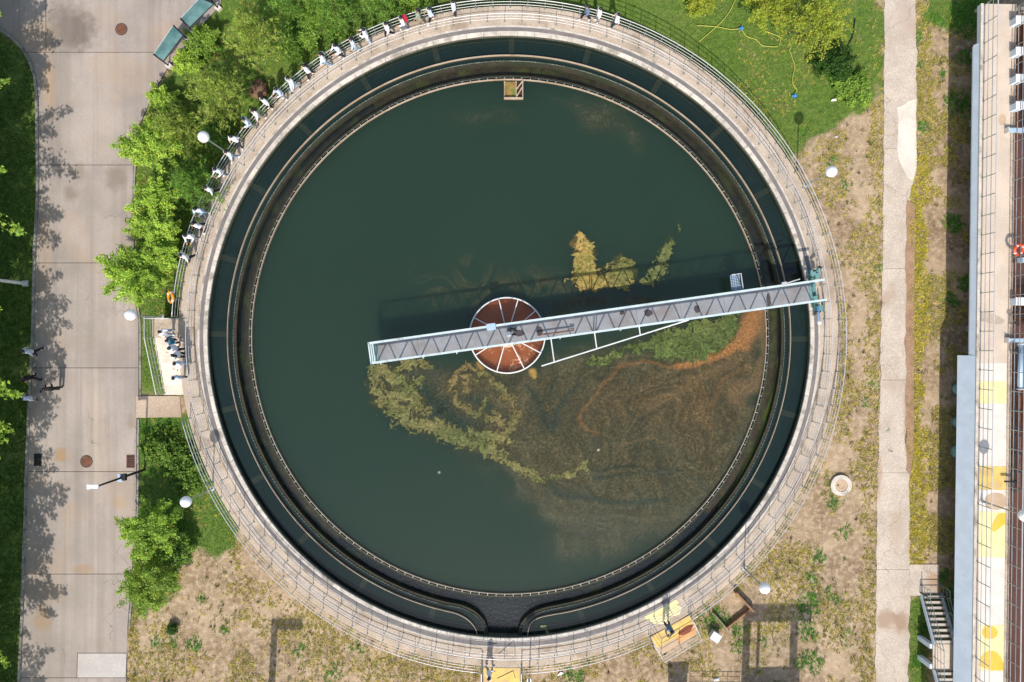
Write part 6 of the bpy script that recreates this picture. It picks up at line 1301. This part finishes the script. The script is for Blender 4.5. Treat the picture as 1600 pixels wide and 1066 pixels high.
POSES = {'walk': body_mesh(dict(stride=.26, arms=(SW1, SW2))), 'walk2': body_mesh(dict(stride=-.22, arms=(SW2, SW1), long=False)), 'stand': body_mesh(dict(stride=.03, arms=(SIDE, SIDE))), 'phone': body_mesh(dict(stride=.05, bend=.08, arms=(FWD, FWD))),
         'photo': body_mesh(dict(stride=.08, bend=.03, arms=(PHO, PHO))), 'lean': body_mesh(dict(stride=.06, bend=.22, arms=(RAIL_, RAIL_))), 'carry': body_mesh(dict(stride=.18, bend=.05, arms=(FWD, SW2)))}
def hair_mesh(sp, long):
    q = MB(); c = sp(1.60, .0); vs = []; n, m_ = 14, 7
    q.sphere((c.x, c.y - .012, c.z + .02), .108, n, 10, sc=(.93, 1.08, .98)); keep_ = []
    for f in q.f:
        cx = sum((Vector(q.v[i]) for i in f), Vector()) / len(f)
        if not (cx.y > c.y + .035 and cx.z < c.z + .045) and cx.z > c.z - .075: keep_.append(f)
    q.f = keep_; q.m = [0] * len(keep_)
    if long: q.box((c.x, c.y - .10, c.z - .14), (.17, .05, .26)); q.tube([(c.x, c.y - .09, c.z - .02), (c.x, c.y - .13, c.z - .16), (c.x, c.y - .10, c.z - .30)], .06, 8, rs=[.08, .075, .04])
    return q.mesh('hair', HAIR, True)
HM = {(k, l): hair_mesh(POSES[k][1], l) for k in POSES for l in (0, 1)}
bk = MB(); bk.box((0, -.22, 1.22), (.30, .17, .42)); bk.box((0, -.315, 1.15), (.22, .04, .22)); bk.tube([(-.11, -.14, 1.40), (-.12, .10, 1.38), (-.11, .14, 1.2), (-.11, -.12, 1.08)], .018, 5); bk.tube([(.11, -.14, 1.40), (.12, .10, 1.38), (.11, .14, 1.2), (.11, -.12, 1.08)], .018, 5)
def person(px_, py_, zfoot, face, pose, shirt, trou, label, hair=0, shoes=0, bag=None, zbody=1.05, group=None, sc=1.08):
    p = P(px_, py_, zfoot + zbody); t = thing('person', label, 'person', (p.x, p.y, zfoot + .004), R(face) - math.pi / 2, group)
    t.scale = (sc, sc, sc)
    b = link('body', POSES[pose][0], t)
    for i, mt in enumerate((SKIN, CL[shirt], CL[trou], SHOE_D if shoes else SHOE_W)): b.material_slots[i].link = 'OBJECT'; b.material_slots[i].material = mt
    link('hair', HM[(pose, hair)], b)
    if bag: bk2 = bk.mesh('backpack', CL[bag]); link('backpack', bk2, t)
    return t
VIS = [  # along the upper left walkway, counted up from the orange life ring
    (290, 401, 'white', 'black', 0, 'walk', None), (299, 370, 'white', 'grey', 0, 'phone', None), (310, 353, 'white', 'black', 1, 'walk2', None), (313, 330, 'paleblue', 'jeans', 1, 'photo', None), (328, 297, 'white', 'black', 0, 'walk', None), (344, 268, 'white', 'steel', 0, 'phone', None),
    (359, 242, 'white', 'jeans', 1, 'walk', None), (368, 219, 'white', 'navy', 0, 'walk2', None), (388, 192, 'paleblue', 'grey', 0, 'carry', None), (401, 179, 'white', 'khaki', 1, 'walk', None), (415, 160, 'white', 'black', 0, 'stand', None), (438, 145, 'paleblue', 'grey', 0, 'phone', None),
    (456, 130, 'paleblue', 'paleblue', 0, 'walk', None), (480, 110, 'white', 'black', 1, 'walk2', None), (505, 92, 'white', 'jeans', 1, 'walk', None), (529, 79, 'white', 'navy', 1, 'phone', None), (552, 69, 'paleblue', 'jeans', 1, 'walk', None), (572, 55, 'white', 'paleblue', 0, 'photo', None),
    (605, 45, 'white', 'black', 0, 'walk', None), (629, 35, 'white', 'steel', 0, 'carry', 'red'), (654, 24, 'sage', 'khaki', 1, 'walk', None), (672, 22, 'paleblue', 'black', 0, 'walk2', None), (709, 12, 'white', 'navy', 0, 'stand', None)]
CN = dict(white='white shirt', paleblue='pale blue shirt', sage='grey green top'); TN = dict(black='black trousers', grey='grey trousers', jeans='light jeans', steel='blue grey trousers', navy='navy trousers', khaki='khaki trousers', paleblue='pale trousers')
NUM = ORD + ['fourteenth', 'fifteenth', 'sixteenth', 'seventeenth', 'eighteenth', 'nineteenth', 'twentieth', 'twenty-first', 'twenty-second', 'twenty-third']
for i, (a, b_, sh, tr_, hr, ps, bg) in enumerate(VIS):
    w_ = P(a, b_, 2.55); ang = math.degrees(math.atan2(w_.y - TC.y, w_.x - TC.x))
    lab = 'visitor with red backpack on the walkway at the top' if bg else 'visitor in %s and %s, %s along walkway from orange life ring' % (CN[sh], TN[tr_], NUM[i])
    person(a, b_, Z_WALK, ang + 90 + random.uniform(-25, 25), ps, sh, tr_, lab, hr, 0 if i % 4 else 1, bg, group='visitors walking on the upper left walkway', sc=random.uniform(1.06, 1.18))
for (a, b_, sh, tr_, lab, fc, ps) in ((917, 19, 'steel', 'black', 'visitor in blue grey shirt, leftmost of three at the top right railing', 200, 'walk'), (936, 22, 'white', 'grey', 'visitor in white shirt, middle of three at the top right railing', 190, 'stand'), (964, 31, 'white', 'navy', 'visitor in white shirt, rightmost of three at the top right railing', 170, 'walk2')):
    person(a, b_, Z_WALK, fc, ps, sh, tr_, lab, 0, 0, None, group='three visitors at the upper right walkway')
for (a, b_, sh, tr_, lab, fc, ps, hr) in ((268, 533, 'teal', 'navy', 'visitor in teal top at the head of the entrance steps', 20, 'phone', 0), (273, 544, 'white', 'navy', 'visitor in white shirt close beside the one in teal', 200, 'carry', 0), (278, 555, 'white', 'black', 'visitor in white shirt and black trousers facing the one in teal', 150, 'stand', 1), (258, 519, 'white', 'jeans', 'visitor in white shirt alone on the landing', 330, 'photo', 0), (281, 567, 'white', 'jeans', 'visitor in white shirt, middle of the walkway by the steps', 250, 'phone', 0), (279, 590, 'paleblue', 'navy', 'visitor in pale blue shirt at the lower end of the steps group', 80, 'stand', 0)):
    person(a, b_, Z_WALK, fc, ps, sh, tr_, lab, hr, 0, None, group='visitors by the entrance steps')
for (a, b_, sh, tr_, lab, fc, ps, hr) in ((47, 549, 'paleblue', 'black', 'pedestrian in pale shirt and black trousers, uppermost of four on the road', 250, 'walk', 0), (45, 591, 'black', 'black', 'pedestrian all in black nearest the kerb', 110, 'walk2', 0), (80, 608, 'black', 'black', 'pedestrian in black, farthest from the kerb of four', 100, 'phone', 0), (45, 622, 'paleblue', 'grey', 'pedestrian in pale shirt and grey trousers, lowest of four on the road', 90, 'walk', 0)):
    person(a, b_, 0.02, fc, ps, sh, tr_, lab, hr, 1, None, group='four pedestrians at the left kerb')
t = person(1046, 981, Z_WALK, 240, 'photo', 'steel', 'navy', 'photographer in grey blue shirt on the yellow viewing platform', 0, 0)
q = MB(); q.box((0, .34, 1.50), (.13, .09, .09)); q.tube([(0, .38, 1.5), (0, .46, 1.5)], .04, 10); tag(link('camera_body', q.mesh('camera_body', M['black']), None, t.location, t.rotation_euler.z), 'black camera held by the photographer on the viewing platform', 'camera')
t = person(764, 1053, Z_WALK, 20, 'carry', 'white', 'khaki', 'worker in white shirt at the bottom centre platform holding a net pole', 0, 0)
a0, a1 = P(777, 1060, 2.6), P(802, 1048, 2.9); q = MB(); q.tube([a0, a1], .03, 6); q.tube([a1, a1 + Vector((.12, -.7, -.5))], .02, 6); tag(link('net_pole', q.mesh('net_pole', M['dark'])), 'dark pole held by the worker at the bottom centre', 'pole')
